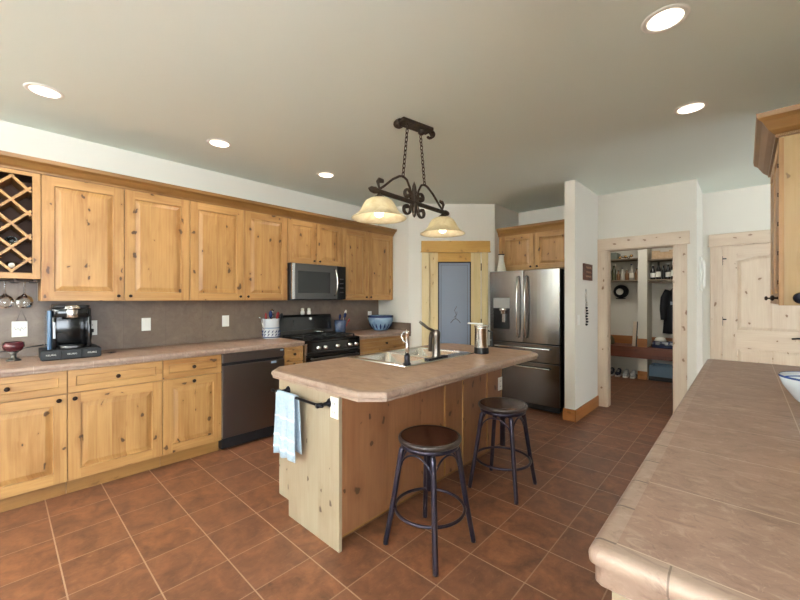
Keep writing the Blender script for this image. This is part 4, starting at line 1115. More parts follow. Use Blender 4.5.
for s_ in (-1, 1):
    m = M(); m.tube([(0, s_*0.40, 0.01), (0, s_*0.34, 0.05), (0, s_*0.25, 0.12), (0, s_*0.175, 0.16), (0, s_*0.135, 0.17), (0, s_*0.09, 0.155), (0, s_*0.055, 0.105), (0, s_*0.035, 0.05), (0, s_*0.02, 0.0)], 0.0085, 8); m.build('arm', IRON, ch)
    m = M(); m.tube([(0, s_*0.02, 0.0)] + spiral((s_*0.085, 0.05), 0.045, 0.012, PI*1.1, -1.1, s_), [0.011]*12+[0.013, 0.016, 0.017, 0.016, 0.014, 0.012], 8, True, False, (1.5, 0.75)); m.build('scroll', IRON, ch)
    m = M(); m.tube([(0, s_*0.02, 0.0)] + spiral((s_*0.095, -0.06), 0.05, 0.014, PI*0.9, 1.0, s_), [0.011]*12+[0.013, 0.016, 0.017, 0.016, 0.014, 0.012], 8, True, False, (1.5, 0.75)); m.build('scroll', IRON, ch)
    m = M(); m.tube([(0, s_*0.385, 0.012), (0, s_*0.397, 0.04), (0, s_*0.405, 0.062), (0, s_*0.39, 0.078), (0, s_*0.35, 0.082)], [0.008, 0.008, 0.012, 0.014, 0.010], 8, True, False, (1.4, 0.7)); m.build('leaf_curl', IRON, ch)
    m = M(); m.lathe([(0.010, 0.0), (0.012, -0.02), (0.034, -0.035), (0.036, -0.05), (0.0, -0.052)], (0, s_*0.392, 0), 18); m.build('socket', IRON, ch)
    m = M(); pr = [(0.034, -0.045), (0.066, -0.050), (0.094, -0.068), (0.114, -0.100), (0.129, -0.132), (0.152, -0.158), (0.182, -0.176), (0.190, -0.183)]
    inn = [(r-0.005, z-0.004) for r, z in pr[::-1]]; inn[0] = (0.186, -0.187)
    m.lathe(pr+inn, (0, s_*0.392, 0), 40); sh = m.build('shade', SHADE, ch); lbl(sh, 'bell shaped cream alabaster glass shade')
    m = M(); m.lathe([(0.014, -0.055), (0.016, -0.085), (0.030, -0.115), (0.034, -0.142), (0.027, -0.168), (0.0, -0.178)], (0, s_*0.392, 0), 18); lbl(m.build('bulb', BULB, sh), 'lit white bulb')
    p = Matrix.Rotation(math.radians(3.0), 4, 'Z') @ Vector((0, s_*0.392, -0.185)) + Vector((-1.855, 2.16, 2.115))
    d = bpy.data.lights.new('pendant_light', 'POINT'); d.energy = 1.1; d.color = WARM; d.shadow_soft_size = 0.035
    lo = bpy.data.objects.new('pendant_light', d); C.objects.link(lo); lo.location = p

# ================================================================== RECESSED LIGHTS
names = ['recessed light over the left counter, nearest the camera', 'recessed light over the left counter, the middle one of its row', 'recessed light over the left counter, farthest and nearest the chandelier',
         'recessed light on the right of the ceiling, the farther one', 'large looking recessed light at the top right of the ceiling']
first = None
for (x, y), nm in zip(LIGHTS, names):
    if first is None:
        first = t = thing('recessed_light', nm, 'ceiling light', (x, y, H), 'recessed ceiling lights')
        m = M(); m.lathe([(AP-0.001, 0.0), (AP-0.001, -0.003), (0.088, -0.005), (0.097, -0.002), (0.097, -0.0005)], (0, 0, 0), 40); m.build('trim_ring', LIGHT_TRIM, t)
        m = M(); m.lathe([(AP-0.002, -0.002), (AP-0.006, 0.03), (0.060, 0.080)], (0, 0, 0), 40); m.build('baffle', BAFFLE, t)
        m = M(); m.lathe([(0.060, 0.080), (0.03, 0.077), (0, 0.076)], (0, 0, 0), 32); m.build('lens', LENS, t)
    else: copy_thing(first, (x, y, H), nm)
    spot('recessed_beam', (x, y, H+0.05), 15 if x < -2 else 9, WARM)

# ================================================================== REFRIGERATOR
fr_ = thing('refrigerator', 'stainless french door refrigerator in the alcove', 'refrigerator', (-2.06, 4.9, 0))
fx0, fx1, fyf = -2.520, -1.603, 4.5
m = M(fr_); m.box(fx0+0.005, fx1-0.005, fyf+0.07, 5.35, 0.03, 1.738); m.build('body', SSDK, fr_, 0.004)
def bowed(m, x0, x1, z0, z1, y0, y1, bow):
    n = 10; rf, rb = [], []
    prof = [(x0+(x1-x0)*i/n, y0-bow*math.sin(PI*i/n)) for i in range(n+1)]
    pts = prof + [(x1, y1), (x0, y1)]
    m.prism(pts, z0, z1, 2)
fmid = -2.055
m = M(fr_); bowed(m, fx0, fmid-0.002, 0.832, 1.745, fyf, fyf+0.065, 0.006); fl = m.build('door', SS, fr_, 0.004); lbl(fl, 'left steel door with water dispenser')
m = M(fr_); bowed(m, fmid+0.002, fx1, 0.832, 1.745, fyf, fyf+0.065, 0.006); frr = m.build('door', SS, fr_, 0.004)
m = M(fr_); bowed(m, fx0, fx1, 0.604, 0.822, fyf, fyf+0.065, 0.006); fd1 = m.build('drawer', SS, fr_, 0.004)
m = M(fr_); bowed(m, fx0, fx1, 0.085, 0.594, fyf, fyf+0.065, 0.006); fd2 = m.build('drawer', SS, fr_, 0.004)
m = M(fr_); m.box(fx0+0.02, fx1-0.02, fyf+0.03, fyf+0.1, 0.015, 0.08); m.build('toe_grille', BLACK, fr_)
for xx, pr_, s_ in ((fmid-0.055, fl, -1), (fmid+0.05, frr, 1)):
    m = M(fr_); m.tube([(xx, fyf-0.005, 1.665), (xx, fyf-0.035, 1.66), (xx-s_*0.0, fyf-0.06, 1.55), (xx, fyf-0.072, 1.28), (xx, fyf-0.06, 1.02), (xx, fyf-0.035, 0.905), (xx, fyf-0.005, 0.90)], 0.012, 10); m.build('handle', CHROME, pr_)
for zz, pr_ in ((0.772, fd1), (0.535, fd2)):
    m = M(fr_); m.tube([(-2.43, fyf-0.005, zz), (-2.43, fyf-0.04, zz), (-2.42, fyf-0.05, zz), (-1.73, fyf-0.05, zz), (-1.72, fyf-0.04, zz), (-1.72, fyf-0.005, zz)], 0.011, 10); m.build('handle', CHROME, pr_)
m = M(fr_); m.box(-2.462, -2.235, fyf-0.012, fyf+0.0, 1.262, 1.395); lbl(m.build('dispenser_panel', plain('panel_grey', lin(150, 150, 146), 0.3, 0.3), fl, 0.003), 'grey control panel')
m = M(fr_); m.box(-2.462, -2.235, fyf-0.010, fyf+0.0, 0.99, 1.260); dc = m.build('dispenser_cavity', BLACKG, fl, 0.003)
m = M(fr_); m.lathe([(0.034, 1.19), (0.034, 1.225), (0.05, 1.23), (0.05, 1.258), (0.0, 1.26)], (-2.30, fyf-0.045, 0), 16, 'Z', True); m.box(-2.32, -2.28, fyf-0.04, fyf-0.01, 1.08, 1.20); m.build('spigot', CHROME, dc, 0.002)
# vase on top
t = thing('white_vase', 'white tapering vase with brown top standing on the refrigerator', 'vase', (-2.44, 4.66, 1.745))
m = M(t); m.lathe([(0.0, 1.7455), (0.064, 1.7455), (0.066, 1.755), (0.05, 1.83), (0.037, 1.90), (0.033, 1.955), (0.042, 1.975), (0.038, 1.976), (0.028, 1.95), (0.0, 1.94)], (-2.44, 4.665, 0), 24); m.build('body', CREAM, t)
m = M(t); m.lathe([(0.036, 1.976), (0.044, 1.984), (0.042, 1.992), (0.0, 1.994)], (-2.44, 4.665, 0), 24, 'Z', True); lbl(m.build('stopper', ORB, t), 'brown stopper')
# cabinet above the refrigerator
oc = thing('fridge_cabinet', 'two door knotty cabinet in the alcove above the refrigerator', 'cabinet', (-2.05, 5.18, 1.775))
m = M(oc); m.box(-2.54, -1.514, 4.87, 5.495, 1.775, 2.275); m.box(-2.582, -2.54, 4.87, 5.495, 1.775, 2.275); m.build('body', W_HONH, oc)
F = FNY_(4.87)
for a, b, k in ((-2.535, -2.064, -2.105), (-2.058, -1.518, -2.017)):
    m = M(oc, F); door_leaf(m, a, b, 1.78, 2.262, 0.02, 0.062); do = m.build('door', [W_HON, W_HONH], oc, 0.0015); knob(do, F, k, 1.815, 0.02, 0.014)
m = M(oc); prf = [(4.87, 2.26), (4.846, 2.26), (4.84, 2.28), (4.822, 2.315), (4.79, 2.345), (4.786, 2.375), (5.495, 2.375), (5.495, 2.276), (4.87, 2.276)]
m.rings([[(x, p[0], p[1]) for p in prf] for x in (-2.582, -1.514)]); m.build('crown', W_CROWN, oc, 0.002)

# ================================================================== STUB WALL DECOR
t = thing('wooden_sign', 'small square brown wooden sign on the wing wall', 'sign', (-1.398, 4.80, 1.70))
m = M(t); m.box(-1.398, -1.378, 4.66, 4.98, 1.605, 1.80); b_ = m.build('board', BRWSIGN, t, 0.003)
m = M(t)
for k, zz in enumerate((1.755, 1.70, 1.65)): m.tube([(-1.377, 4.72+0.2*i/14, zz+0.012*math.sin(i*1.7+k)) for i in range(15)], 0.004, 6)
lbl(m.build('script_lines', plain('sign_script', lin(170, 132, 104), 0.6), b_), 'paler carved lines of script')
t = thing('wall_hanging', 'hanging string of shells and dark beads below the wooden sign', 'wall hanging', (-1.398, 4.77, 1.25))
m = M(t); m.tube([(-1.392, 4.765, 1.50), (-1.392, 4.77, 1.25), (-1.392, 4.772, 1.06)], 0.003, 6); m.build('cord', INK, t)
m = M(t)
for k in range(5):
    a = 2*PI*k/5+PI/2; m.tube([(-1.388, 4.766, 1.42), (-1.388, 4.766+0.055*math.cos(a), 1.42+0.055*math.sin(a))], [0.014, 0.003], 8)
lbl(m.build('starfish', CREAM, t), 'white starfish')
for k in range(9):
    m = M(t); m.sph((-1.381, 4.768+0.014*math.sin(k*2.1), 1.34-k*0.033), 0.015, 10, 0.8); lbl(m.build('bead', ORBDK if k > 1 else CREAM, t), 'dark bead' if k > 1 else 'pale bead')
plate('light_switch', 'white switch plate low on the wing wall', FPX_(-1.398), 4.50, 1.14, 0.072, 0.118, kind='switch', cat='switch')
t = thing('message_board', 'slim white upright board on the wall left of the panelled door', 'board', (-0.395, 5.74, 1.65))
m = M(t); m.box(-0.395, -0.377, 5.62, 5.86, 1.47, 1.88); m.build('back_plate', WHITE, t, 0.004)
m = M(t); m.tube([(-0.373, 5.70, 1.84), (-0.361, 5.70, 1.80), (-0.357, 5.70, 1.66), (-0.361, 5.70, 1.54), (-0.373, 5.70, 1.50)], [0.02, 0.017, 0.013, 0.017, 0.02], 10); m.build('handset', WHITE, t)

# ================================================================== MUDROOM
LY = 7.50
m = M()
m.box(-1.355, -1.222, LY, 7.948, 0.553, H-0.001)
tag(m.build('locker_divider', WALL), 'pale post between the two mudroom lockers', 'divider')
m = M(); m.box(-1.355, -1.222, LY+0.02, 7.945, 0.0, 0.359)
tag(m.build('bench_support', WALL), 'pale support wall under the middle of the mudroom bench', 'divider')
m = M(); m.box(-2.625, -0.525, LY-0.02, 7.945, 0.36, 0.552)
tag(m.build('locker_bench', W_BENCH, None, 0.004), 'red brown wooden bench across the mudroom lockers', 'bench')
m = M(); m.box(-1.36, -1.217, LY-0.014, LY-0.001, 0.553, 0.70); m.box(-2.63, -1.356, 7.935, 7.95, 0.553, 0.70); m.box(-1.221, -0.52, 7.935, 7.95, 0.553, 0.70); m.box(-1.36, -1.217, LY+0.005, LY+0.018, 0.0, 0.14)
struct(m.build('baseboard_mudroom', W_BASEB, None, 0.002), 'orange baseboard in the mudroom lockers', 'baseboard')
shelves = {}
for nm, x0, x1, z, tx in (('l1', -2.628, -1.357, 2.095, 'upper shelf of the left mudroom locker'), ('l2', -2.628, -1.357, 1.715, 'lower shelf of the left mudroom locker, holding clear bottles'),
                      ('r1', -1.220, -0.522, 2.055, 'upper shelf of the right mudroom locker, holding a box'), ('r2', -1.220, -0.522, 1.712, 'lower shelf of the right mudroom locker, holding dark bottles')):
    m = M(); m.box(x0, x1, LY+0.03, 7.948, z-0.02, z)
    tag(m.build('locker_shelf', SHELF, None, 0.002), tx, 'shelf', 'mudroom locker shelves')
def bottle(x, y, z, h, r, mat, label, capm, group, cat='bottle', body_label=None):
    t = thing('glass_bottle', label, cat, (x, y, z), group)
    m = M(t); m.lathe([(0, z+0.0005), (r*0.95, z+0.0005), (r, z+0.01), (r, z+h*0.58), (r*0.42, z+h*0.76), (r*0.38, z+h*0.95), (0, z+h*0.95)], (x, y, 0), 14); m.build('body', mat, t)
    m = M(t); m.lathe([(r*0.46, z+h*0.92), (r*0.46, z+h), (0, z+h)], (x, y, 0), 12, 'Z', True); m.build('cap', capm, t)
    if body_label:
        m = M(t); m.lathe([(r*1.02, z+h*0.15), (r*1.02, z+h*0.45)], (x, y, 0), 14); lbl(m.build('paper_label', body_label, t), 'white label')
AMBER = plain('amber_glass', lin(120, 84, 52), 0.1); CLEARISH = plain('pale_glass', lin(166, 160, 148), 0.1); GREENB = plain('olive_glass', lin(66, 66, 44), 0.1); DARKB = plain('black_glass', lin(22, 22, 24), 0.1)
gl = 'clear and amber bottles on the left locker shelf'
for x, h, r, mt, cp_, lb, bl in ((-1.87, 0.20, 0.036, CLEARISH, WHITE, 'short pale bottle at the left end of the left locker shelf', None),
    (-1.765, 0.30, 0.042, GREENB, CREAM, 'tallest bottle on the left locker shelf, olive with a cream top', None),
    (-1.69, 0.19, 0.03, AMBER, BLACK, 'slim amber bottle next to the tall olive bottle', None),
    (-1.625, 0.23, 0.036, CLEARISH, BLACK, 'pale bottle with a black cap, middle of the left locker shelf', None),
    (-1.555, 0.20, 0.032, AMBER, CREAM, 'small amber bottle with a cream cap, middle of the left locker shelf', None),
    (-1.485, 0.29, 0.036, CLEARISH, NAVY, 'tall clear bottle with navy cap on the left locker shelf', CREAM),
    (-1.405, 0.21, 0.036, AMBER, BLACK, 'amber bottle with black cap beside the pale divider post', None)):
    bottle(x, 7.68, 1.715, h, r, mt, lb, cp_, gl, body_label=bl)
gr_ = 'dark bottles on the right locker shelf'
for x, h, r, cp_, lb, bl in ((-1.165, 0.26, 0.04, WHITE, 'dark bottle with white label at the left of the right locker shelf', WHITE),
    (-1.085, 0.30, 0.036, BLACK, 'black bottle with white label, second on the right locker shelf', WHITE),
    (-1.015, 0.24, 0.03, BLACK, 'plain black bottle in the middle of the right locker shelf', None),
    (-0.95, 0.27, 0.036, WHITE, 'dark bottle with a low white label on the right locker shelf', WHITE),
    (-0.875, 0.34, 0.036, BLACK, 'tallest black bottle on the right locker shelf', WHITE),
    (-0.80, 0.25, 0.034, BLACK, 'black bottle at the right end of the right locker shelf', None)):
    bottle(x, 7.68, 1.712, h, r, DARKB, lb, cp_, gr_, body_label=bl)
t = thing('storage_basket', 'pale wooden box with a hand hole on the upper right locker shelf', 'basket', (-1.0, 7.7, 2.055))
m = M(t)
m.box(-1.17, -0.83, 7.60, 7.86, 2.0555, 2.068); m.box(-1.17, -1.155, 7.60, 7.86, 2.068, 2.20); m.box(-0.845, -0.83, 7.60, 7.86, 2.068, 2.20); m.box(-1.155, -0.845, 7.845, 7.86, 2.068, 2.20)
m.box(-1.155, -0.845, 7.60, 7.615, 2.068, 2.155); m.box(-1.155, -1.05, 7.60, 7.615, 2.155, 2.20); m.box(-0.93, -0.845, 7.60, 7.615, 2.155, 2.20)
m.build('box_walls', WICKER, t, 0.003)
t = thing('glass_ornaments', 'tangle of bright glass ornaments on the upper left locker shelf', 'ornaments', (-1.57, 7.65, 2.095))
for k in range(5):
    m = M(t); m.sph((-1.66+k*0.045, 7.64+0.02*(k % 2), 2.125+0.02*((k*2) % 3)/2), 0.026, 12); lbl(m.build('bauble', CHROME if k % 2 else plain('gold_bauble', lin(220, 180, 120), 0.2, 1.0), t), 'shiny bauble')
for k in range(1):
    m = M(t); m.tube([(-1.70, 7.65, 2.10), (-1.6, 7.62, 2.101), (-1.5, 7.66, 2.10), (-1.44, 7.64, 2.101)], 0.004, 6); m.build('wire', INK, t)
t = thing('storage_bin', 'grey green tray on the upper left locker shelf', 'tray', (-1.78, 7.7, 2.095))
m = M(t); m.box(-1.98, -1.70, 7.58, 7.88, 2.0955, 2.108); m.box(-1.98, -1.965, 7.58, 7.88, 2.108, 2.22); m.box(-1.715, -1.70, 7.58, 7.88, 2.108, 2.22); m.box(-1.965, -1.715, 7.58, 7.595, 2.108, 2.22); m.box(-1.965, -1.715, 7.865, 7.88, 2.108, 2.22)
m.build('bin_walls', plain('sage_tray', lin(118, 124, 114), 0.6), t, 0.004)
# cap hanging on a hook
t = thing('baseball_cap', 'black cap with white front hanging in the left locker', 'hat', (-1.70, 7.88, 1.45))
m = M(t, Matrix.Translation((-1.70, 7.935, 1.52)) @ Matrix.Rotation(math.radians(90), 4, 'X'))
m.lathe([(0.125, 0.0), (0.125, 0.03), (0.112, 0.08), (0.075, 0.115), (0.03, 0.128), (0, 0.13)], (0, 0, 0), 24); cr = m.build('crown', CLOTH_BK, t)
m = M(t); pts = rrect(-1.78, -1.62, 7.84, 7.93, 0.04)
m.rings([[(x, y, 1.39-0.25*(7.92-y)*0.5+z) for x, y in pts] for z in (0.0, 0.008)]); m.build('brim', CLOTH_BK, t, 0.002)
m = M(t); m.lathe([(0.0, 0), (0.045, 0.001), (0.06, 0.012), (0.0, 0.02)], (-1.70, 7.80, 1.515), 16, 'Y')
lbl(m.build('front_patch', WHITE, t), 'white front patch')
# coat
t = thing('coat', 'long black coat hanging on a hook in the right locker', 'coat', (-0.84, 7.86, 1.2))
m = M(t)
rs = []
for z, w, dpt in ((1.665, 0.02, 0.02), (1.64, 0.05, 0.04), (1.58, 0.10, 0.06), (1.48, 0.19, 0.085), (1.35, 0.225, 0.09), (1.10, 0.225, 0.09), (0.90, 0.235, 0.09), (0.785, 0.24, 0.09)):
    ring = []
    for i in range(24):
        a = 2*PI*i/24; k = 1+0.07*math.sin(a*6+z*3)
        ring.append((-0.80+w*math.cos(a)*k, 7.855+dpt*math.sin(a)*k*0.85, z))
    rs.append(ring)
m.sm = True; m.rings(rs); m.build('body', CLOTH_BK, t)
m = M(t); m.tube([(-0.97, 7.82, 1.53), (-1.015, 7.80, 1.40), (-1.03, 7.79, 1.2), (-1.025, 7.79, 1.02)], [0.05, 0.06, 0.055, 0.045], 12); m.build('sleeve', CLOTH_BK, t)
m = M(t); m.tube([(-0.66, 7.82, 1.53), (-0.60, 7.80, 1.40), (-0.58, 7.79, 1.2), (-0.58, 7.79, 1.02)], [0.05, 0.055, 0.05, 0.045], 12); m.build('sleeve', CLOTH_BK, t)
m = M(t); m.box(-0.93, -0.76, 7.752, 7.758, 1.28, 1.335); lbl(m.build('reflective_strip', plain('silver_strip', lin(150, 160, 170), 0.5), t), 'pale strip across the chest')
t = thing('coat_hook', 'dark coat hook holding the coat in the right locker', 'hook', (-0.80, 7.94, 1.68))
m = M(t); m.box(-0.82, -0.78, 7.94, 7.95, 1.66, 1.72); m.build('plate', ORBDK, t)
m = M(t); m.tube([(-0.80, 7.945, 1.69), (-0.80, 7.89, 1.672), (-0.80, 7.87, 1.69)], 0.007, 8); m.build('prong', ORBDK, t)
t = thing('hanging_rod', 'short wooden rail under the right locker shelf', 'rail', (-0.87, 7.7, 1.66))
m = M(t); m.box(-1.2205, -0.522, 7.60, 7.62, 1.655, 1.691); m.build('bar', SHELF, t, 0.002)
# bag and folded clothes on the bench
t = thing('clothes_pile', 'blue and white pile of folded clothes on the right of the bench', 'clothes', (-0.98, 7.66, 0.552))
for k, (w, z, mm, xx) in enumerate(((0.20, 0.553, NAVY, -0.99), (0.18, 0.605, CLOTH_BL, -0.985))):
    m = M(t); rs = []
    for q, e in ((0, 0.01), (0.012, 0.0), (0.04, 0.004), (0.05, 0.03)):
        rs.append([(xx+(w-e)*math.cos(2*PI*i/20)*(1+0.1*math.sin(i*2.3+k)), 7.66+0.12*math.sin(2*PI*i/20), z+q+0.004*math.sin(i*1.7)*(q > 0)) for i in range(20)])
    m.sm = True; m.rings(rs); m.build('folded_garment', mm, t)
t = thing('sun_hat', 'white hat lying on top of the blue clothes pile', 'hat', (-1.05, 7.62, 0.66))
m = M(t); m.lathe([(0.085, 0.667), (0.082, 0.69), (0.066, 0.72), (0.03, 0.737), (0, 0.739)], (-1.05, 7.62, 0), 22, 'Z', True); m.build('crown', WHITE, t)
m = M(t); m.lathe([(0.085, 0.662), (0.125, 0.6625), (0.125, 0.667), (0.085, 0.667)], (-1.05, 7.62, 0), 26); m.build('brim', NAVY, t)
t = thing('leaning_board', 'pale wooden board leaning in the left locker corner', 'board', (-1.43, 7.6, 0.553))
m = M(t); m.rings([[(x+dz*0.03, y+dz*0.12, 0.553+dz) for x, y in ((-1.46, 7.58), (-1.405, 7.58), (-1.405, 7.60), (-1.46, 7.60))] for dz in (0.0, 0.06, 0.40, 0.43)]); m.build('plank', W_PALE, t, 0.004)
m = M(t); m.rings([[(x+dz*0.03, y+dz*0.12, 0.553+dz) for x, y in ((-1.4045, 7.58), (-1.392, 7.58), (-1.392, 7.60), (-1.4045, 7.60))] for dz in (0.0, 0.43)]); lbl(m.build('edge_band', BLACK, t), 'black edge')
t = thing('small_bag', 'small brown bag at the left end of the bench', 'bag', (-1.86, 7.70, 0.553))
m = M(t); m.sm = True; m.rings([[(-1.88+w*math.cos(2*PI*i/18), 7.70+0.07*math.sin(2*PI*i/18), z) for i in range(18)] for z, w in ((0.5535, 0.10), (0.57, 0.125), (0.64, 0.12), (0.70, 0.085), (0.72, 0.05))]); m.build('body', plain('olive_bag', lin(98, 88, 64), 0.8), t)
m = M(t); m.tube([(-1.93, 7.70, 0.70), (-1.91, 7.70, 0.78), (-1.86, 7.70, 0.80), (-1.83, 7.70, 0.71)], 0.006, 8); m.build('strap', INK, t)
# shoes
def shoe(x, label, mat, rz=0.0, proto=None):
    t = thing('shoe', label, 'shoe', (x, 7.60, 0.0005), 'shoes under the mudroom bench', rz or 1e-6)
    prof = [(-0.13, 0.030, 0.085), (-0.11, 0.036, 0.10), (-0.05, 0.037, 0.095), (0.0, 0.039, 0.075), (0.06, 0.043, 0.055), (0.11, 0.040, 0.045), (0.138, 0.022, 0.032)]
    m = M(); rs = []
    for y, w, h in prof:
        rs.append([(w*math.cos(2*PI*i/16), -y, 0.022+max(0.0, h*(0.5+0.5*math.sin(2*PI*i/16)))) for i in range(16)])
    m.sm = True; m.rings(rs); m.build('upper', mat, t)
    m = M(); so = [( (0.034+0.012*math.sin(PI*i/12)) , -0.14+0.28*i/12) for i in range(13)]
    m.prism([(w, -y) for w, y in so]+[(-w, -y) for w, y in so[::-1]], 0.0, 0.022); m.build('sole', WHITE, t, 0.003)
    m = M()
    for k in range(3): m.tube([(-0.02, 0.0-k*0.025, 0.105-k*0.012), (0.02, -0.006-k*0.025, 0.105-k*0.012)], 0.003, 6)
    m.build('laces', WHITE, t)
GREYSH = plain('grey_shoe', lin(110, 112, 120), 0.7); DKSH = plain('navy_shoe', lin(40, 44, 62), 0.7); WHSH = plain('white_shoe', lin(180, 180, 182), 0.7)
for x, mt, lb in ((-1.89, GREYSH, 'grey shoe at the left end under the bench'), (-1.785, DKSH, 'navy shoe under the bench, second from the left'), (-1.675, DKSH, 'navy shoe under the bench, beside the pale shoes'), (-1.555, WHSH, 'pale shoe under the bench, left one of the pale pair'), (-1.445, WHSH, 'pale shoe under the bench nearest the divider post')):
    shoe(x, lb, mt, 0.08)
t = thing('boot_tray', 'blue grey bin under the right of the bench', 'bin', (-0.90, 7.68, 0))
m = M(t); m.box(-1.20, -0.60, 7.54, 7.90, 0.0005, 0.02); m.box(-1.20, -1.185, 7.54, 7.90, 0.02, 0.25); m.box(-0.615, -0.60, 7.54, 7.90, 0.02, 0.25); m.box(-1.185, -0.615, 7.54, 7.555, 0.02, 0.25); m.box(-1.185, -0.615, 7.885, 7.90, 0.02, 0.25); m.build('bin_walls', BINM, t, 0.006)
m = M(t); m.box(-1.2, -0.6, 7.532, 7.5395, 0.0005, 0.07); lbl(m.build('base_band', BLACK, t), 'black base band')
# unseen mudroom ceiling fixture, added to brighten the lockers
t = thing('added_flush_light', 'flush ceiling light added out of view to brighten the mudroom', 'ceiling light', (-1.2, 6.6, H))
m = M(t); m.lathe([(0.15, H-0.0005), (0.15, H-0.03), (0.14, H-0.03)], (-1.2, 6.6, 0), 28); m.build('base', WHITE, t)
m = M(t); m.lathe([(0.14, H-0.03), (0.12, H-0.07), (0.0, H-0.09)], (-1.2, 6.6, 0), 28); m.build('diffuser', LENS, t)
d = bpy.data.lights.new('mudroom_fill_lamp', 'POINT'); d.energy = 9; d.color = (1, 0.94, 0.86); d.shadow_soft_size = 0.12
lo = bpy.data.objects.new('mudroom_fill_lamp', d); C.objects.link(lo); lo.location = (-1.2, 6.6, H-0.16)

# ================================================================== RIGHT HAND COUNTER AND CABINET
PX0, PY0, PY1 = -0.211, 0.730, 3.60
rb = thing('base_cabinet', 'pale wood base cabinet under the right hand counter', 'cabinet', (0.12, 2.2, 0))
m = M(rb); m.box(-0.165, 0.425, 0.815, PY1-0.05, 0.10, 0.862); m.box(-0.115, 0.425, 0.815, PY1-0.05, 0, 0.10); m.build('body', W_HONH, rb)
m = M(rb, FNY_(0.815)); m.prism([(-0.185, 0.10), (-0.12, 0.10), (-0.12, 0.0), (0.425, 0.0), (0.425, 0.862), (-0.185, 0.862)], 0, 0.02); m.box(-0.185, -0.135, 0.10, 0.862, 0.02, 0.027); m.build('end_panel', W_END, rb, 0.002)
F = FNX_(-0.165)
for k in range(5):
    a = -(PY1-0.05)+0.01+k*0.542
    m = M(rb, F); door_leaf(m, a+0.003, a+0.539, 0.115, 0.72, 0.02); do = m.build('door', [W_HON, W_HONH], rb, 0.0015)
    knob(do, F, a+0.49, 0.685, 0.02, root=rb)
    m = M(rb, F); door_leaf(m, a+0.003, a+0.539, 0.728, 0.86, 0.02, 0.042, False); dr = m.build('drawer', [W_HONH, W_HONH], rb, 0.0015)
    knob(dr, F, a+0.27, 0.806, 0.02, root=rb)
pc = thing('right_countertop', 'tan tiled countertop with rounded tile edge on the right', 'countertop', (0.1, 2.2, 0.8875))
W_ = 0.040; IYC = 0.762
m = M(pc); m.box(PX0+W_, 0.4285, IYC, PY1, 0.8635, 0.935); m.build('tile_top', COUNTER_R, pc)
prr = [(0.0, 0.935), (0.022, 0.935)] + [(0.022+0.018*math.sin(PI/2*i/6), 0.917+0.018*math.cos(PI/2*i/6)) for i in range(1, 7)] + [(0.039, 0.906), (0.030, 0.899), (0.030, 0.870), (0.025, 0.8636), (0.0, 0.8636)]
def corner_path(t):
    # quarter-round path: along -X edge then round the near corner and along the near edge
    ix, iy = PX0+W_, IYC
    r = max(t*0.42, 1e-4)
    pts = [(ix-t, PY1)]
    for i in range(7):
        a = PI + PI/2*i/6; pts.append((ix-t+r+r*math.cos(a), iy-t+r+r*math.sin(a)))
    pts.append((0.4285, iy-t))
    return pts
m = M(pc); cols = [corner_path(t_) for t_, z in prr]; npt = len(cols[0])
zfix = [z if z > 0.888 else z for t_, z in prr]
m.sm = True
for sec in ((0, 1), ):
    m.rings([[(c[k][0], c[k][1], z) for c, z in zip(cols, zfix)] for k in (0, 1)], False, False, False)
m.build('edge_trim', TRIM_R, pc)
m = M(pc); m.sm = True; m.rings([[(c[k][0], c[k][1], z) for c, z in zip(cols, zfix)] for k in range(1, npt-1)], False, False, False); m.build('corner_trim', TRIM_R, pc)
m = M(pc); m.sm = True; m.rings([[(c[k][0], c[k][1], z) for c, z in zip(cols, zfix)] for k in (npt-2, npt-1)], False, False, False); m.build('end_trim', TRIM_TX, pc)
# bowl
t = thing('white_bowl', 'white bowl with blue inner rim on the right hand counter', 'bowl', (0.245, 2.19, 0.935))
m = M(t); m.lathe([(0.0, 0.9355), (0.06, 0.9355), (0.063, 0.945), (0.10, 0.98), (0.132, 1.03), (0.145, 1.07), (0.141, 1.072), (0.127, 1.033), (0.095, 0.988), (0.05, 0.957), (0, 0.953)], (0.245, 2.19, 0), 44); bw = m.build('bowl_wall', plain('white_blue_glaze', lin(214, 224, 232), 0.15), t)
m = M(t); m.lathe([(0.1392, 1.0665), (0.1365, 1.059), (0.1335, 1.052)], (0.245, 2.19, 0), 44); m.lathe([(0.1445, 1.066), (0.1462, 1.0705), (0.143, 1.0735), (0.1405, 1.072)], (0.245, 2.19, 0), 44)
lbl(m.build('blue_band', plain('cobalt_band', lin(62, 84, 148), 0.2), bw), 'cobalt blue band inside the rim')
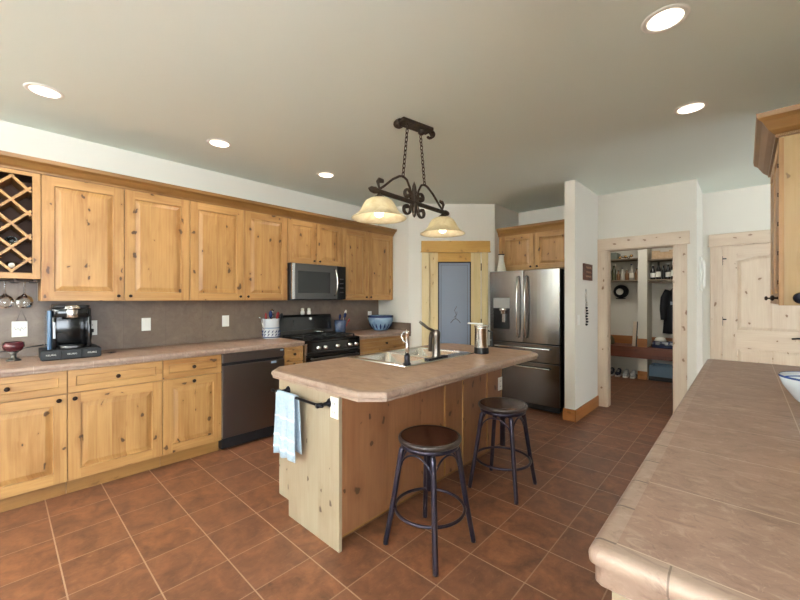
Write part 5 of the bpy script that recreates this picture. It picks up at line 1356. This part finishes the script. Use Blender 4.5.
# upper cabinet
rc = thing('wall_cabinet', 'honey wood wall cabinet with flared crown hanging at the photo right edge', 'cabinet', (0.28, 3.35, 1.365))
CX0 = 0.155
m = M(rc); m.box(CX0, 0.4295, 2.90, 3.80, 1.345, 2.30); m.build('body', W_HONH, rc)
m = M(rc, FNY_(2.90)); m.box(CX0-0.02, 0.4295, 1.345, 2.26, 0, 0.004); m.build('end_panel', wood('right_cab', lin(176, 146, 100), lin(160, 126, 78), KNOT, board=0.2, knots=0.6), rc)
m = M(rc, FNY_(2.896)); m.box(CX0-0.02, CX0+0.0, 1.345, 2.255, 0, 0.006); m.build('face_stile', W_HON, rc, 0.001)
F = FNX_(CX0)
for a, b in ((-3.798, -3.352), (-3.348, -2.905)):
    m = M(rc, F); door_leaf(m, a, b, 1.35, 2.26, 0.02); do = m.build('door', [W_HON, W_HONH], rc, 0.0015)
    kk = -2.94 if b > -3 else -3.76
    knob(do, F, kk, 1.385, 0.02, 0.016, root=rc)
for zz in (1.46, 1.62, 1.78, 1.94, 2.10):
    m = M(rc); m.cyl((CX0-0.021, 2.908, zz), 0.004, 0.022, 8); m.build('hinge', ORB, rc)
m = M(rc); m.lathe([(0.017, 0), (0.009, -0.008), (0.009, -0.03), (0.026, -0.036), (0.030, -0.05), (0.022, -0.064), (0, -0.068)], (0.214, 2.896, 1.385), 22, 'Y'); lbl(m.build('end_knob', plain('blue_black_knob', lin(38, 44, 60), 0.18, 0.4), rc), 'round blue black knob on the end panel')
m = M(rc)
prof = [(0.0, 2.262), (0.012, 2.262), (0.014, 2.276), (0.022, 2.282), (0.040, 2.300), (0.066, 2.345), (0.086, 2.362), (0.090, 2.388), (0.0, 2.388)]
def crown_loop(e): return [(CX0-0.02-e, 3.80+e*0.0), (CX0-0.02-e, 2.896-e), (0.4295, 2.896-e)]
cols = [crown_loop(e) for e, z in prof]
m.rings([[(c[k][0], c[k][1], z) for c, (e, z) in zip(cols, prof)] for k in range(3)], True, True, True)
cr = m.build('crown', W_CROWN, rc)
m = M(rc); m.box(CX0-0.02, 0.4295, 2.88, 3.80, 2.384, 2.389); m.build('crown_top', W_HONH, rc)
m = M(rc)
pts = []
for k in range(40):
    x = CX0-0.03+k*0.0065
    m.box(x, x+0.0045, 2.874, 2.884, 2.266, 2.276)
m.build('rope_moulding', W_CROWN, cr)

for o in bpy.data.objects:
    if '_o' in o: del o['_o']
